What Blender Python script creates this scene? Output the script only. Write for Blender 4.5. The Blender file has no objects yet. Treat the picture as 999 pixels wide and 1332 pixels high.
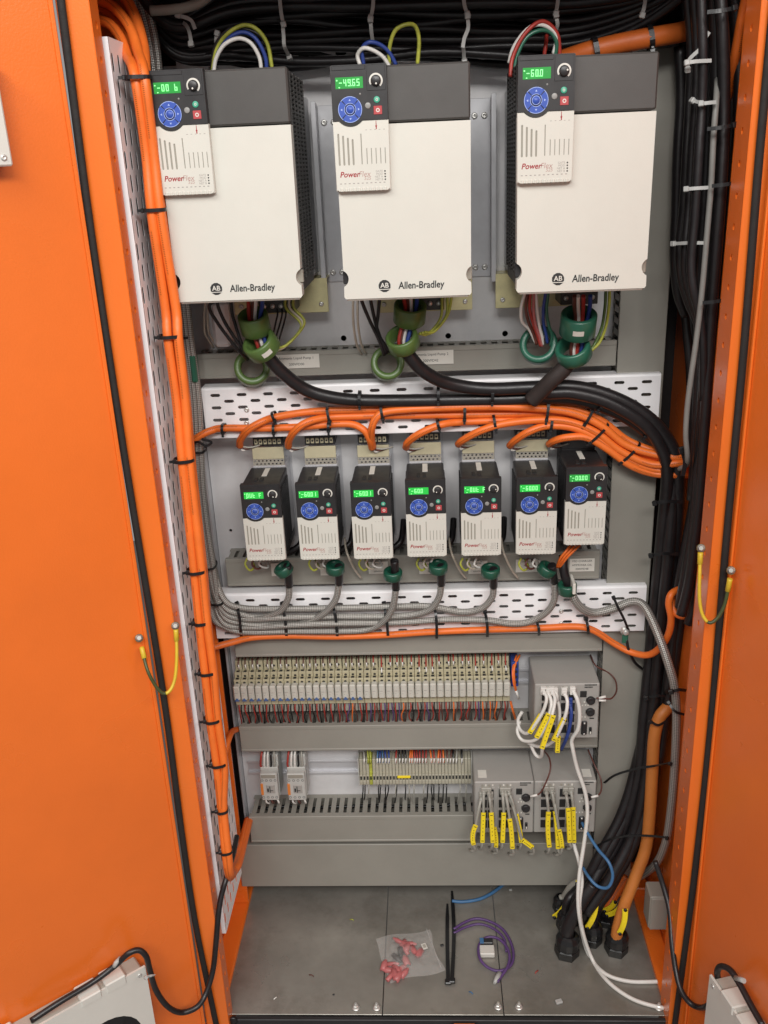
import bpy, bmesh, math, random
from mathutils import Vector, Matrix
random.seed(7)
S = bpy.context.scene
COL = S.collection
PI = math.pi

# ------------------------------------------------------------------ camera
F_PX = 1195.72
CAM = Vector((0.0, -1.6399, 0.1803))
YAW, PITCH, ROLL = 0.05500, 0.36069, -0.04441
cy_, sy_ = math.cos(YAW), math.sin(YAW)
cp_, sp_ = math.cos(PITCH), math.sin(PITCH)
cr_, sr_ = math.cos(ROLL), math.sin(ROLL)


def cdir(x, d, up):
    y = cp_ * d + sp_ * up
    z = -sp_ * d + cp_ * up
    return Vector((cy_ * x - sy_ * y, sy_ * x + cy_ * y, z))


v_right = cdir(cr_, 0, sr_)
v_up = cdir(-sr_, 0, cr_)
v_fwd = cdir(0, 1, 0)
cam = bpy.data.cameras.new('camera')
cam.sensor_fit = 'VERTICAL'
cam.sensor_height = 36.0
cam.lens = F_PX / 1332 * 36
cam.clip_start = 0.02
cam.clip_end = 60
co = bpy.data.objects.new('camera', cam)
COL.objects.link(co)
M = Matrix.Identity(4)
for i in range(3):
    M[i][0], M[i][1], M[i][2], M[i][3] = v_right[i], v_up[i], -v_fwd[i], CAM[i]
co.matrix_world = M
S.camera = co

# ------------------------------------------------------------------ world and lamps (factory hall: ceiling panels, plus an added front fill)
W = bpy.data.worlds.new('World')
S.world = W
W.use_nodes = True
bg = W.node_tree.nodes['Background']
bg.inputs[0].default_value = (1.0, 1.0, 0.99, 1)
bg.inputs[1].default_value = 0.40


def area(name, loc, target, sx, sy, power, col=(1, 0.98, 0.95)):
    l = bpy.data.lights.new(name, 'AREA')
    l.shape = 'RECTANGLE'
    l.size, l.size_y = sx, sy
    l.energy = power
    l.color = col
    o = bpy.data.objects.new(name, l)
    COL.objects.link(o)
    o.location = loc
    o.rotation_euler = (Vector(target) - Vector(loc)).to_track_quat('-Z', 'Y').to_euler()
    return o


area('ceiling_and_fill_lamp', (-1.3, -2.6, 2.1), (0, -0.1, -0.3), 2.0, 0.6, 62)
area('ceiling_and_fill_lamp', (1.7, -3.0, 1.9), (-0.2, -0.3, -0.4), 2.2, 0.8, 70)
area('ceiling_and_fill_lamp', (0.15, -3.3, 1.65), (0, -0.1, -0.2), 1.6, 0.6, 80)  # front fill added to light the gaps between the large drives, no known source

S.view_settings.view_transform = 'Standard'
S.view_settings.look = 'None'
S.view_settings.gamma = 1
S.view_settings.exposure = -0.30
S.view_settings.use_curve_mapping = False
try:
    S.cycles.use_denoising = True
    S.cycles.max_bounces = 8
    S.cycles.diffuse_bounces = 4
except Exception:
    pass


# ------------------------------------------------------------------ pixel helpers: a sight line met with a real plane of the cabinet
def ray(px, py):
    u = (px - 499.5) / F_PX
    w = -(py - 666) / F_PX
    return cdir(cr_ * u - sr_ * w, 1, sr_ * u + cr_ * w)


def at(px, py, Y):
    r = ray(px, py)
    return CAM + r * ((Y - CAM.y) / r.y)


def atX(px, py, X):
    r = ray(px, py)
    return CAM + r * ((X - CAM.x) / r.x)


def atZ(px, py, Z):
    r = ray(px, py)
    return CAM + r * ((Z - CAM.z) / r.z)


# ------------------------------------------------------------------ materials
MATS = {}


def lin(c):
    return tuple((x / 12.92 if x <= 0.04045 else ((x + 0.055) / 1.055) ** 2.4) for x in c)


def mat(name, col, rough=0.5, metal=0.0, var=0.06, scale=14, bump=0.0, bscale=120, emit=None, estr=1.0, spec=0.5, rvar=0.12, coat=0.0, alpha=None, grime=0.0):
    m = bpy.data.materials.new(name)
    m.use_nodes = True
    nt = m.node_tree
    b = nt.nodes['Principled BSDF']
    tc = nt.nodes.new('ShaderNodeTexCoord')
    geo = nt.nodes.new('ShaderNodeNewGeometry')
    n1 = nt.nodes.new('ShaderNodeTexNoise')
    n1.inputs['Scale'].default_value = scale
    n1.inputs['Detail'].default_value = 5
    n1.inputs['Roughness'].default_value = 0.65
    nt.links.new(geo.outputs['Position'], n1.inputs['Vector'])
    r = nt.nodes.new('ShaderNodeValToRGB')
    r.color_ramp.elements[0].position = 0.3
    r.color_ramp.elements[1].position = 0.72
    lo = tuple(max(0, c * (1 - var)) for c in col)
    hi = tuple(min(1, c * (1 + var)) for c in col)
    r.color_ramp.elements[0].color = (*lo, 1)
    r.color_ramp.elements[1].color = (*hi, 1)
    nt.links.new(n1.outputs['Fac'], r.inputs['Fac'])
    out = r.outputs['Color']
    if grime > 0:
        n3 = nt.nodes.new('ShaderNodeTexNoise')
        n3.inputs['Scale'].default_value = 5.5
        n3.inputs['Detail'].default_value = 9
        n3.inputs['Roughness'].default_value = 0.75
        nt.links.new(geo.outputs['Position'], n3.inputs['Vector'])
        mr = nt.nodes.new('ShaderNodeMapRange')
        mr.inputs[1].default_value = 0.5
        mr.inputs[2].default_value = 0.78
        mr.inputs[3].default_value = 0
        mr.inputs[4].default_value = grime
        nt.links.new(n3.outputs['Fac'], mr.inputs[0])
        mx = nt.nodes.new('ShaderNodeMix')
        mx.data_type = 'RGBA'
        nt.links.new(mr.outputs[0], mx.inputs[0])
        nt.links.new(out, mx.inputs[6])
        mx.inputs[7].default_value = (col[0] * 0.45, col[1] * 0.42, col[2] * 0.38, 1)
        out = mx.outputs[2]
    nt.links.new(out, b.inputs['Base Color'])
    b.inputs['Metallic'].default_value = metal
    b.inputs['Specular IOR Level'].default_value = spec
    n2 = nt.nodes.new('ShaderNodeTexNoise')
    n2.inputs['Scale'].default_value = scale * 2.3
    n2.inputs['Detail'].default_value = 6
    nt.links.new(geo.outputs['Position'], n2.inputs['Vector'])
    m2 = nt.nodes.new('ShaderNodeMapRange')
    m2.inputs[3].default_value = max(0.03, rough - rvar)
    m2.inputs[4].default_value = min(1, rough + rvar)
    nt.links.new(n2.outputs['Fac'], m2.inputs[0])
    nt.links.new(m2.outputs[0], b.inputs['Roughness'])
    if coat:
        b.inputs['Coat Weight'].default_value = coat
        b.inputs['Coat Roughness'].default_value = 0.25
    if bump > 0:
        n4 = nt.nodes.new('ShaderNodeTexNoise')
        n4.inputs['Scale'].default_value = bscale
        n4.inputs['Detail'].default_value = 3
        nt.links.new(geo.outputs['Position'], n4.inputs['Vector'])
        bp = nt.nodes.new('ShaderNodeBump')
        bp.inputs['Strength'].default_value = bump
        bp.inputs['Distance'].default_value = 0.001
        nt.links.new(n4.outputs['Fac'], bp.inputs['Height'])
        nt.links.new(bp.outputs[0], b.inputs['Normal'])
    if emit:
        b.inputs['Emission Color'].default_value = (*emit, 1)
        b.inputs['Emission Strength'].default_value = estr
    if alpha is not None:
        b.inputs['Alpha'].default_value = alpha
    MATS[name] = m
    return m


ORANGE = (0.79, 0.162, 0.018)
m_paint = mat('orange_cabinet_paint', ORANGE, 0.30, var=0.07, scale=2.2, bump=0.22, bscale=330, rvar=0.12, grime=0.06, coat=0.35)
m_plate = mat('zinc_plate', (0.74, 0.73, 0.735), 0.36, metal=0.12, var=0.10, scale=7, bump=0.05, bscale=60, grime=0.25)
m_alu = mat('aluminium', (0.60, 0.60, 0.62), 0.36, metal=0.35, var=0.06, scale=25, grime=0.2)
m_steel = mat('bright_steel', (0.66, 0.65, 0.62), 0.34, metal=0.6, var=0.08, scale=60)
m_yzinc = mat('yellow_zinc', (0.70, 0.64, 0.36), 0.38, metal=0.3, var=0.14, scale=40)
m_white = mat('white_tray_paint', (0.90, 0.89, 0.90), 0.38, var=0.03, scale=18, grime=0.08)
m_duct = mat('grey_duct_plastic', (0.285, 0.272, 0.237), 0.48, var=0.05, scale=10, bump=0.06, bscale=500, grime=0.12)
m_cream = mat('cream_drive_plastic', (0.60, 0.588, 0.53), 0.46, var=0.03, scale=6, bump=0.14, bscale=1100, grime=0.07, rvar=0.16)
m_dgrey = mat('charcoal_plastic', (0.062, 0.058, 0.054), 0.5, var=0.10, scale=14, bump=0.10, bscale=900, grime=0.1)
m_dark = mat('dark_face_plastic', (0.022, 0.021, 0.022), 0.40, var=0.10, scale=30)
m_blk = mat('black_cable_rubber', (0.013, 0.011, 0.012), 0.38, var=0.25, scale=35, bump=0.15, bscale=300, grime=0.2)
m_tieb = mat('black_nylon', (0.010, 0.010, 0.011), 0.33, var=0.2, scale=60)
m_tiew = mat('white_nylon', (0.40, 0.40, 0.385), 0.4, var=0.06, scale=60)
m_ocab = mat('orange_cable_pvc', (0.80, 0.165, 0.022), 0.45, var=0.07, scale=30, bump=0.08, bscale=260, grime=0.22)
nt = m_ocab.node_tree
b = nt.nodes['Principled BSDF']
src = b.inputs['Base Color'].links[0].from_socket
uvn = nt.nodes.new('ShaderNodeUVMap')
sx_ = nt.nodes.new('ShaderNodeSeparateXYZ')
nt.links.new(uvn.outputs[0], sx_.inputs[0])


def mth(op, a_, v=None, c_=None):
    n = nt.nodes.new('ShaderNodeMath')
    n.operation = op
    nt.links.new(a_, n.inputs[0])
    if c_ is not None: nt.links.new(c_, n.inputs[1])
    elif v is not None: n.inputs[1].default_value = v
    return n.outputs[0]


d_ = mth('ABSOLUTE', mth('SUBTRACT', sx_.outputs[0], .93))
line = mth('LESS_THAN', d_, .03)
burst = mth('LESS_THAN', mth('FRACT', mth('MULTIPLY', sx_.outputs[1], 5.5)), .5)
glyph = mth('GREATER_THAN', mth('SINE', mth('MULTIPLY', sx_.outputs[1], 2600.0)), -.1)
msk = mth('MULTIPLY', mth('MULTIPLY', mth('MULTIPLY', line, None, burst), None, glyph), .6)
mx = nt.nodes.new('ShaderNodeMix')
mx.data_type = 'RGBA'
nt.links.new(msk, mx.inputs[0])
nt.links.new(src, mx.inputs[6])
mx.inputs[7].default_value = (.05, .02, .01, 1)
nt.links.new(mx.outputs[2], b.inputs['Base Color'])
m_amber = mat('amber_cable_pvc', (0.52, 0.17, 0.032), 0.5, var=0.08, scale=30, bump=0.08, bscale=260, grime=0.2)
m_ocab_shade = mat('shaded_orange_cable_pvc', (0.58, 0.125, 0.018), 0.5, var=0.08, scale=30, grime=0.2)  # cable orange with the shade under the roof mixed into its colour
m_wht = mat('white_cable_pvc', (0.72, 0.70, 0.66), 0.42, var=0.05, scale=30, grime=0.12)
m_grycab = mat('grey_cable_pvc', (0.34, 0.33, 0.29), 0.45, var=0.08, scale=30)
m_dgcab = mat('mid_grey_cable_pvc', (0.22, 0.215, 0.20), 0.45, var=0.08, scale=30)
m_red = mat('red_wire_pvc', (0.36, 0.035, 0.025), 0.45, var=0.12, scale=60)
m_blue = mat('blue_wire_pvc', (0.025, 0.055, 0.26), 0.45, var=0.12, scale=60)
m_lblue = mat('light_blue_cable_pvc', (0.05, 0.15, 0.31), 0.45, var=0.12, scale=60)
m_ygrn = mat('yellow_green_wire_pvc', (0.40, 0.42, 0.06), 0.45, var=0.35, scale=45)
m_brown = mat('brown_wire_pvc', (0.11, 0.035, 0.025), 0.45, var=0.15, scale=60)
m_purple = mat('purple_cable_pvc', (0.10, 0.05, 0.165), 0.42, var=0.12, scale=60)
m_cwire = mat('clear_wire_pvc', (0.50, 0.44, 0.36), 0.35, var=0.12, scale=60)
m_yel = mat('yellow_marker_plastic', (0.90, 0.70, 0.02), 0.45, var=0.06, scale=70)
m_fgrn = mat('olive_green_ferrite', (0.085, 0.15, 0.038), 0.40, var=0.15, scale=30, bump=0.08, bscale=200, coat=0.15)
m_tgrn = mat('teal_green_ferrite', (0.022, 0.125, 0.078), 0.36, var=0.12, scale=30, bump=0.08, bscale=200, coat=0.3)
m_dgrn = mat('dark_green_ferrite', (0.010, 0.075, 0.045), 0.36, var=0.12, scale=30, coat=0.3)
m_keyb = mat('blue_keypad', (0.035, 0.085, 0.40), 0.4, var=0.06, scale=60)
m_keyl = mat('pale_blue_print', (0.35, 0.45, 0.78), 0.5, var=0.03)
m_keyg = mat('green_key', (0.05, 0.34, 0.22), 0.4, var=0.05)
m_keyr = mat('red_key', (0.42, 0.06, 0.065), 0.4, var=0.05)
m_keyn = mat('grey_key', (0.26, 0.26, 0.25), 0.4, var=0.05)
m_lcd = mat('green_lcd', (0.02, 0.12, 0.03), 0.25, var=0.02, emit=(0.018, 0.33, 0.045), estr=1.0)
m_lcdb = mat('bright_green_lcd', (0.02, 0.12, 0.03), 0.25, var=0.02, emit=(0.015, 0.62, 0.06), estr=1.0)
m_seg = mat('lit_segment', (0.2, 0.7, 0.25), 0.3, var=0.0, emit=(0.36, 1.0, 0.40), estr=1.0)
m_ink = mat('black_ink', (0.02, 0.02, 0.02), 0.6, var=0.0)
m_inkg = mat('grey_ink', (0.30, 0.27, 0.25), 0.6, var=0.0)
m_inkr = mat('dark_red_ink', (0.30, 0.015, 0.02), 0.6, var=0.0)
m_inkp = mat('faded_red_ink', (0.40, 0.24, 0.21), 0.6, var=0.0)
m_slot = mat('slot_shade_plastic', (0.30, 0.28, 0.235), 0.6, var=0.05)
m_label = mat('paper_label', (0.66, 0.64, 0.58), 0.6, var=0.04, scale=60)
m_relb = mat('beige_relay_base', (0.47, 0.43, 0.29), 0.40, var=0.06, scale=60)
m_relc = mat('pale_relay_housing', (0.55, 0.535, 0.475), 0.2, var=0.04, scale=60)
m_relu = mat('blue_relay_latch', (0.07, 0.13, 0.30), 0.4, var=0.08)
m_clear = mat('translucent_relay_foot', (0.34, 0.33, 0.28), 0.3, var=0.10, scale=80)
m_module = mat('grey_module_paint', (0.36, 0.345, 0.32), 0.5, var=0.04, scale=20, bump=0.08, bscale=700)
m_lgrey = mat('light_grey_breaker', (0.50, 0.50, 0.47), 0.42, var=0.05, scale=50)
m_otab = mat('orange_breaker_tab', (0.70, 0.22, 0.04), 0.4, var=0.05)
m_floor = mat('galvanised_floor', (0.285, 0.268, 0.237), 0.33, metal=0.4, var=0.30, scale=4, bump=0.06, bscale=90, grime=0.75, rvar=0.2)
m_gask = mat('black_gasket_foam', (0.012, 0.010, 0.009), 0.75, var=0.25, scale=50, bump=0.3, bscale=400)
m_sill_shade = mat('dark_sill_and_shade', (0.022, 0.021, 0.022), 0.5, var=0.2, scale=12)  # sill colour, also painted where wall, roof and tray slots lie in shade
m_fan = mat('light_grey_fan_plastic', (0.62, 0.60, 0.55), 0.45, var=0.03, scale=12)
m_fan2 = mat('warm_grey_fan_frame', (0.40, 0.37, 0.32), 0.5, var=0.05, scale=12)
m_brass = mat('brass_terminal', (0.55, 0.45, 0.16), 0.35, metal=0.8, var=0.1)
m_pink = mat('red_plastic_plugs', (0.58, 0.17, 0.17), 0.35, alpha=.72, var=0.15, scale=80)
m_hall = mat('hall_concrete', (0.20, 0.19, 0.18), 0.6, var=0.15, scale=3)

# braided screen: UV driven weave
m_braid = bpy.data.materials.new('braided_screen')
m_braid.use_nodes = True
nt = m_braid.node_tree
b = nt.nodes['Principled BSDF']
uv = nt.nodes.new('ShaderNodeUVMap')
sep = nt.nodes.new('ShaderNodeSeparateXYZ')
nt.links.new(uv.outputs[0], sep.inputs[0])


def mnode(op, a=None, bb=None, va=None, vb=None):
    n = nt.nodes.new('ShaderNodeMath')
    n.operation = op
    if a is not None:
        nt.links.new(a, n.inputs[0])
    elif va is not None:
        n.inputs[0].default_value = va
    if bb is not None:
        nt.links.new(bb, n.inputs[1])
    elif vb is not None:
        n.inputs[1].default_value = vb
    return n.outputs[0]


uu = mnode('MULTIPLY', sep.outputs[0], vb=2 * PI * 6)
vv = mnode('MULTIPLY', sep.outputs[1], vb=2 * PI * 150)
s1 = mnode('SINE', mnode('ADD', uu, vv))
s2 = mnode('SINE', mnode('SUBTRACT', uu, vv))
wv = mnode('MULTIPLY_ADD', mnode('MULTIPLY', s1, s2), vb=0.5)
wv.node.inputs[2].default_value = 0.5
cr = nt.nodes.new('ShaderNodeValToRGB')
cr.color_ramp.elements[0].color = (0.09, 0.085, 0.075, 1)
cr.color_ramp.elements[1].color = (0.58, 0.56, 0.52, 1)
nt.links.new(wv, cr.inputs[0])
nt.links.new(cr.outputs[0], b.inputs['Base Color'])
b.inputs['Metallic'].default_value = 0.45
b.inputs['Roughness'].default_value = 0.38
bp = nt.nodes.new('ShaderNodeBump')
bp.inputs['Strength'].default_value = 0.6
bp.inputs['Distance'].default_value = 0.001
nt.links.new(wv, bp.inputs['Height'])
nt.links.new(bp.outputs[0], b.inputs['Normal'])

# clear film of the bag
m_film = bpy.data.materials.new('clear_film')
m_film.use_nodes = True
nt = m_film.node_tree
b = nt.nodes['Principled BSDF']
b.inputs['Base Color'].default_value = (0.85, 0.83, 0.80, 1)
b.inputs['Roughness'].default_value = 0.12
tr = nt.nodes.new('ShaderNodeBsdfTransparent')
mix = nt.nodes.new('ShaderNodeMixShader')
mix.inputs[0].default_value = 0.14
nt.links.new(tr.outputs[0], mix.inputs[1])
nt.links.new(b.outputs[0], mix.inputs[2])
nt.links.new(mix.outputs[0], nt.nodes['Material Output'].inputs[0])


# ------------------------------------------------------------------ mesh builder
class MB:
    def __init__(s):
        s.v, s.f, s.sm, s.uv = [], [], [], {}
        s.has_uv = False

    def add(s, vs, fs, smooth=False, uvs=None):
        k = len(s.v)
        s.v += [tuple(p) for p in vs]
        for i, f in enumerate(fs):
            s.f.append(tuple(a + k for a in f))
            s.sm.append(smooth)
            if uvs:
                s.uv[len(s.f) - 1] = uvs[i]
                s.has_uv = True
        return s

    def box(s, x0, x1, y0, y1, z0, z1, c=0.0, R=None):
        if x0 > x1: x0, x1 = x1, x0
        if y0 > y1: y0, y1 = y1, y0
        if z0 > z1: z0, z1 = z1, z0
        c = min(c, (x1 - x0) * .45, (y1 - y0) * .45, (z1 - z0) * .45)
        X, Y, Z = (x0, x1), (y0, y1), (z0, z1)
        if c <= 1e-6:
            vs = [(X[i], Y[j], Z[k]) for i in (0, 1) for j in (0, 1) for k in (0, 1)]
            fs = [(0, 1, 3, 2), (4, 6, 7, 5), (0, 4, 5, 1), (2, 3, 7, 6), (0, 2, 6, 4), (1, 5, 7, 3)]
            if R: vs = [R(Vector(p)) for p in vs]
            return s.add(vs, fs)
        vs, ix = [], {}
        for i in (0, 1):
            for j in (0, 1):
                for k in (0, 1):
                    dx, dy, dz = (c if i == 0 else -c), (c if j == 0 else -c), (c if k == 0 else -c)
                    for a, p in enumerate(((X[i], Y[j] + dy, Z[k] + dz), (X[i] + dx, Y[j], Z[k] + dz), (X[i] + dx, Y[j] + dy, Z[k]))):
                        ix[(i, j, k, a)] = len(vs)
                        vs.append(p)
        fs = []
        for i in (0, 1):
            fs.append([ix[(i, 0, 0, 0)], ix[(i, 1, 0, 0)], ix[(i, 1, 1, 0)], ix[(i, 0, 1, 0)]])
            fs.append([ix[(0, i, 0, 1)], ix[(1, i, 0, 1)], ix[(1, i, 1, 1)], ix[(0, i, 1, 1)]])
            fs.append([ix[(0, 0, i, 2)], ix[(1, 0, i, 2)], ix[(1, 1, i, 2)], ix[(0, 1, i, 2)]])
        for j in (0, 1):
            for k in (0, 1):
                fs.append([ix[(j, k, 0, 0)], ix[(j, k, 1, 0)], ix[(j, k, 1, 1)], ix[(j, k, 0, 1)]])
                fs.append([ix[(j, 0, k, 0)], ix[(j, 1, k, 0)], ix[(j, 1, k, 2)], ix[(j, 0, k, 2)]])
                fs.append([ix[(0, j, k, 1)], ix[(1, j, k, 1)], ix[(1, j, k, 2)], ix[(0, j, k, 2)]])
        for i in (0, 1):
            for j in (0, 1):
                for k in (0, 1):
                    fs.append([ix[(i, j, k, a)] for a in (0, 1, 2)])
        if R: vs = [R(Vector(p)) for p in vs]
        return s.add(vs, fs)

    def tube(s, pts, r, n=10, caps=True, rads=None, flat=1.0):
        pts = [Vector(p) for p in pts]
        N = len(pts)
        T = []
        for i in range(N):
            a, b_ = pts[max(i - 1, 0)], pts[min(i + 1, N - 1)]
            d = b_ - a
            T.append(d.normalized() if d.length > 1e-9 else Vector((0, 0, 1)))
        ref = Vector((0, -1, 0)) if abs(T[0].y) < .9 else Vector((1, 0, 0))
        u = (ref - T[0] * ref.dot(T[0])).normalized()
        vs, L, acc = [], [], 0
        for i in range(N):
            if i:
                u = u - T[i] * u.dot(T[i])
                u = u.normalized() if u.length > 1e-6 else T[i].orthogonal().normalized()
                acc += (pts[i] - pts[i - 1]).length
            L.append(acc)
            w = T[i].cross(u)
            rr = rads[i] if rads else r
            for k in range(n):
                a = 2 * PI * k / n
                vs.append(pts[i] + u * (math.cos(a) * rr * flat) + w * (math.sin(a) * rr))
        fs, uvs = [], []
        for i in range(N - 1):
            for k in range(n):
                k2 = (k + 1) % n
                fs.append((i * n + k, i * n + k2, (i + 1) * n + k2, (i + 1) * n + k))
                uvs.append([(k / n, L[i]), ((k + 1) / n, L[i]), ((k + 1) / n, L[i + 1]), (k / n, L[i + 1])])
        s.add(vs, fs, True, uvs)
        if caps:
            k = len(s.v) - N * n
            s.f.append(tuple(k + i for i in range(n))); s.sm.append(False)
            s.f.append(tuple(k + (N - 1) * n + i for i in range(n))); s.sm.append(False)
        return s

    def cyl(s, p0, p1, r0, r1=None, n=14, caps=True):
        r1 = r0 if r1 is None else r1
        return s.tube([p0, p1], r0, n, caps, [r0, r1])

    def lathe(s, c, axis, prof, n=20, smooth=True):
        """prof: list of (radius, height along axis)"""
        axis = Vector(axis).normalized()
        u = axis.orthogonal().normalized()
        w = axis.cross(u)
        c = Vector(c)
        vs = []
        for r, h in prof:
            for k in range(n):
                a = 2 * PI * k / n
                vs.append(c + axis * h + u * (r * math.cos(a)) + w * (r * math.sin(a)))
        fs = []
        for i in range(len(prof) - 1):
            for k in range(n):
                k2 = (k + 1) % n
                fs.append((i * n + k, i * n + k2, (i + 1) * n + k2, (i + 1) * n + k))
        return s.add(vs, fs, smooth)

    def poly(s, pts2, y0, y1, holes=()):
        """a plate in XZ between y0 (front) and y1 (back) with holes"""
        bm = bmesh.new()
        edges = []
        for loop in [pts2] + list(holes):
            vs = [bm.verts.new((p[0], y0, p[1])) for p in loop]
            for i in range(len(vs)):
                edges.append(bm.edges.new((vs[i], vs[(i + 1) % len(vs)])))
        bmesh.ops.triangle_fill(bm, edges=edges, use_beauty=True, use_dissolve=False)
        ret = bmesh.ops.extrude_face_region(bm, geom=bm.faces[:])
        for e in ret['geom']:
            if isinstance(e, bmesh.types.BMVert):
                e.co.y = y1
        bm.verts.index_update()
        s.add([v.co[:] for v in bm.verts], [[v.index for v in f.verts] for f in bm.faces])
        bm.free()
        return s

    def build(s, name):
        me = bpy.data.meshes.new(name)
        me.from_pydata(s.v, [], s.f)
        if s.has_uv:
            ul = me.uv_layers.new(name='UVMap')
            for p in me.polygons:
                q = s.uv.get(p.index)
                if q:
                    for li, c in zip(p.loop_indices, q):
                        ul.data[li].uv = c
        me.polygons.foreach_set('use_smooth', s.sm)
        bm = bmesh.new()
        bm.from_mesh(me)
        bmesh.ops.recalc_face_normals(bm, faces=bm.faces)
        bm.to_mesh(me)
        bm.free()
        me.update()
        return me


def world_of(o):
    p = Vector((0, 0, 0))
    while o:
        p += o.location
        o = o.parent
    return p


def thing(name, label, cat, loc=(0, 0, 0), group=None):
    o = bpy.data.objects.new(name, None)
    o.empty_display_size = 0.02
    COL.objects.link(o)
    o.location = loc
    o['label'] = label
    o['category'] = cat
    if group: o['group'] = group
    return o


def part(name, mb, m, parent, label=None, kind=None, local=False):
    """mesh coordinates are world ones (or local to the parent when local=True)"""
    if not local:
        w = world_of(parent)
        mb.v = [(p[0] - w.x, p[1] - w.y, p[2] - w.z) for p in mb.v]
    me = mb.build(name)
    me.materials.append(m)
    o = bpy.data.objects.new(name, me)
    COL.objects.link(o)
    o.parent = parent
    if label: o['label'] = label
    if kind: o['kind'] = kind
    return o


def single(name, mb, m, label, cat, group=None, kind=None):
    n = len(mb.v)
    c = Vector((sum(p[0] for p in mb.v) / n, sum(p[1] for p in mb.v) / n, sum(p[2] for p in mb.v) / n))
    mb.v = [(p[0] - c.x, p[1] - c.y, p[2] - c.z) for p in mb.v]
    me = mb.build(name)
    me.materials.append(m)
    o = bpy.data.objects.new(name, me)
    COL.objects.link(o)
    o.location = c
    if label: o['label'] = label
    if cat: o['category'] = cat
    if group: o['group'] = group
    if kind: o['kind'] = kind
    return o


def copy_tree(o, parent=None):
    c = o.copy()
    COL.objects.link(c)
    c.parent = parent
    for ch in list(o.children):
        copy_tree(ch, c)
    return c


def text_mb(s, size, x, z, y, align='LEFT', shear=0.0, bold=0.0, sx=1.0):
    cu = bpy.data.curves.new('t', 'FONT')
    cu.body = s
    cu.size = size
    cu.align_x = align
    cu.align_y = 'CENTER'
    cu.shear = shear
    cu.offset = bold * size
    cu.resolution_u = 3
    o = bpy.data.objects.new('t', cu)
    COL.objects.link(o)
    dg = bpy.context.evaluated_depsgraph_get()
    dg.update()
    me = o.evaluated_get(dg).to_mesh()
    mb = MB()
    mb.add([(x + v.co.x * sx, y, z + v.co.y) for v in me.vertices], [list(p.vertices) for p in me.polygons])
    o.evaluated_get(dg).to_mesh_clear()
    bpy.data.objects.remove(o)
    bpy.data.curves.remove(cu)
    return mb


def smooth_path(pts, per=8):
    pts = [Vector(p) for p in pts]
    P = [pts[0] * 2 - pts[1]] + pts + [pts[-1] * 2 - pts[-2]]
    out = []
    for i in range(1, len(P) - 2):
        p0, p1, p2, p3 = P[i - 1], P[i], P[i + 1], P[i + 2]
        for k in range(per):
            t = k / per
            out.append(0.5 * ((2 * p1) + (p2 - p0) * t + (2 * p0 - 5 * p1 + 4 * p2 - p3) * t * t + (3 * p1 - p0 - 3 * p2 + p3) * t ** 3))
    out.append(pts[-1])
    return out


def PP(path):
    """(px, py, Y) triples -> world points; a Vector passes through"""
    return [p if isinstance(p, Vector) else at(*p) for p in path]


def cable(name, path, r, m, label, cat='cable', group=None, per=8, n=10):
    mb = MB().tube(smooth_path(PP(path), per), r, n)
    return single(name, mb, m, label, cat, group)


def ring_outline(cx, cz, r, n=16, a0=0, a1=2 * PI):
    return [(cx + r * math.cos(a0 + (a1 - a0) * k / n), cz + r * math.sin(a0 + (a1 - a0) * k / n)) for k in range(n)]


def slot_outline(cx, cz, L, h, n=4):
    """rounded slot, long in x"""
    r = h / 2
    o = []
    for k in range(n + 1):
        a = -PI / 2 + PI * k / n
        o.append((cx + L / 2 - r + r * math.cos(a), cz + r * math.sin(a)))
    for k in range(n + 1):
        a = PI / 2 + PI * k / n
        o.append((cx - L / 2 + r + r * math.cos(a), cz + r * math.sin(a)))
    return o


def slotted_sheet(mb, nu, nv, pu, pv, L, h, fn, th, skip=None):
    """staggered slots, one per cell; fn(u, v, d) -> world point; slots are real openings with walls"""
    for j in range(nv):
        off = 0.5 * pu if j % 2 else 0.0
        for i in range(-1, nu + 1):
            u0, u1 = i * pu + off, (i + 1) * pu + off
            c0, c1 = max(u0, 0), min(u1, nu * pu)
            if c1 - c0 < 1e-5: continue
            v0, v1 = j * pv, (j + 1) * pv
            cx, cz = (u0 + u1) / 2, (v0 + v1) / 2
            if c1 - c0 < pu * 0.99 or (skip and skip(i, j)):
                mb.add([fn(a, b_, 0) for a, b_ in ((c0, v0), (c1, v0), (c1, v1), (c0, v1))], [(0, 1, 2, 3)])
                continue
            sl = slot_outline(cx, cz, L, h, 3)
            N = len(sl)
            # outer ring: points on the cell border in the same angular order
            outer = []
            for (a, b_) in sl:
                dx, dz = a - cx, b_ - cz
                k = min((u1 - cx) / abs(dx) if abs(dx) > 1e-9 else 1e9, (v1 - cz) / abs(dz) if abs(dz) > 1e-9 else 1e9)
                outer.append((cx + dx * k, cz + dz * k))
            vs = [fn(a, b_, 0) for a, b_ in sl] + [fn(a, b_, 0) for a, b_ in outer] + [fn(a, b_, th) for a, b_ in sl]
            fs = []
            corners = [(u0, v0), (u1, v0), (u1, v1), (u0, v1)]
            for k in range(N):
                k2 = (k + 1) % N
                a, b_ = outer[k], outer[k2]
                fs.append((k, k2, N + k2, N + k))
                # corner filler where the two outer points lie on different sides
                if abs(a[0] - b_[0]) > 1e-7 and abs(a[1] - b_[1]) > 1e-7:
                    cc = min(corners, key=lambda q: (q[0] - a[0]) ** 2 + (q[1] - a[1]) ** 2 + (q[0] - b_[0]) ** 2 + (q[1] - b_[1]) ** 2)
                    vs.append(fn(cc[0], cc[1], 0))
                    fs.append((N + k, N + k2, len(vs) - 1))
                fs.append((k, k2, 2 * N + k2, 2 * N + k))
            mb.add(vs, fs)
    return mb


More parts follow.
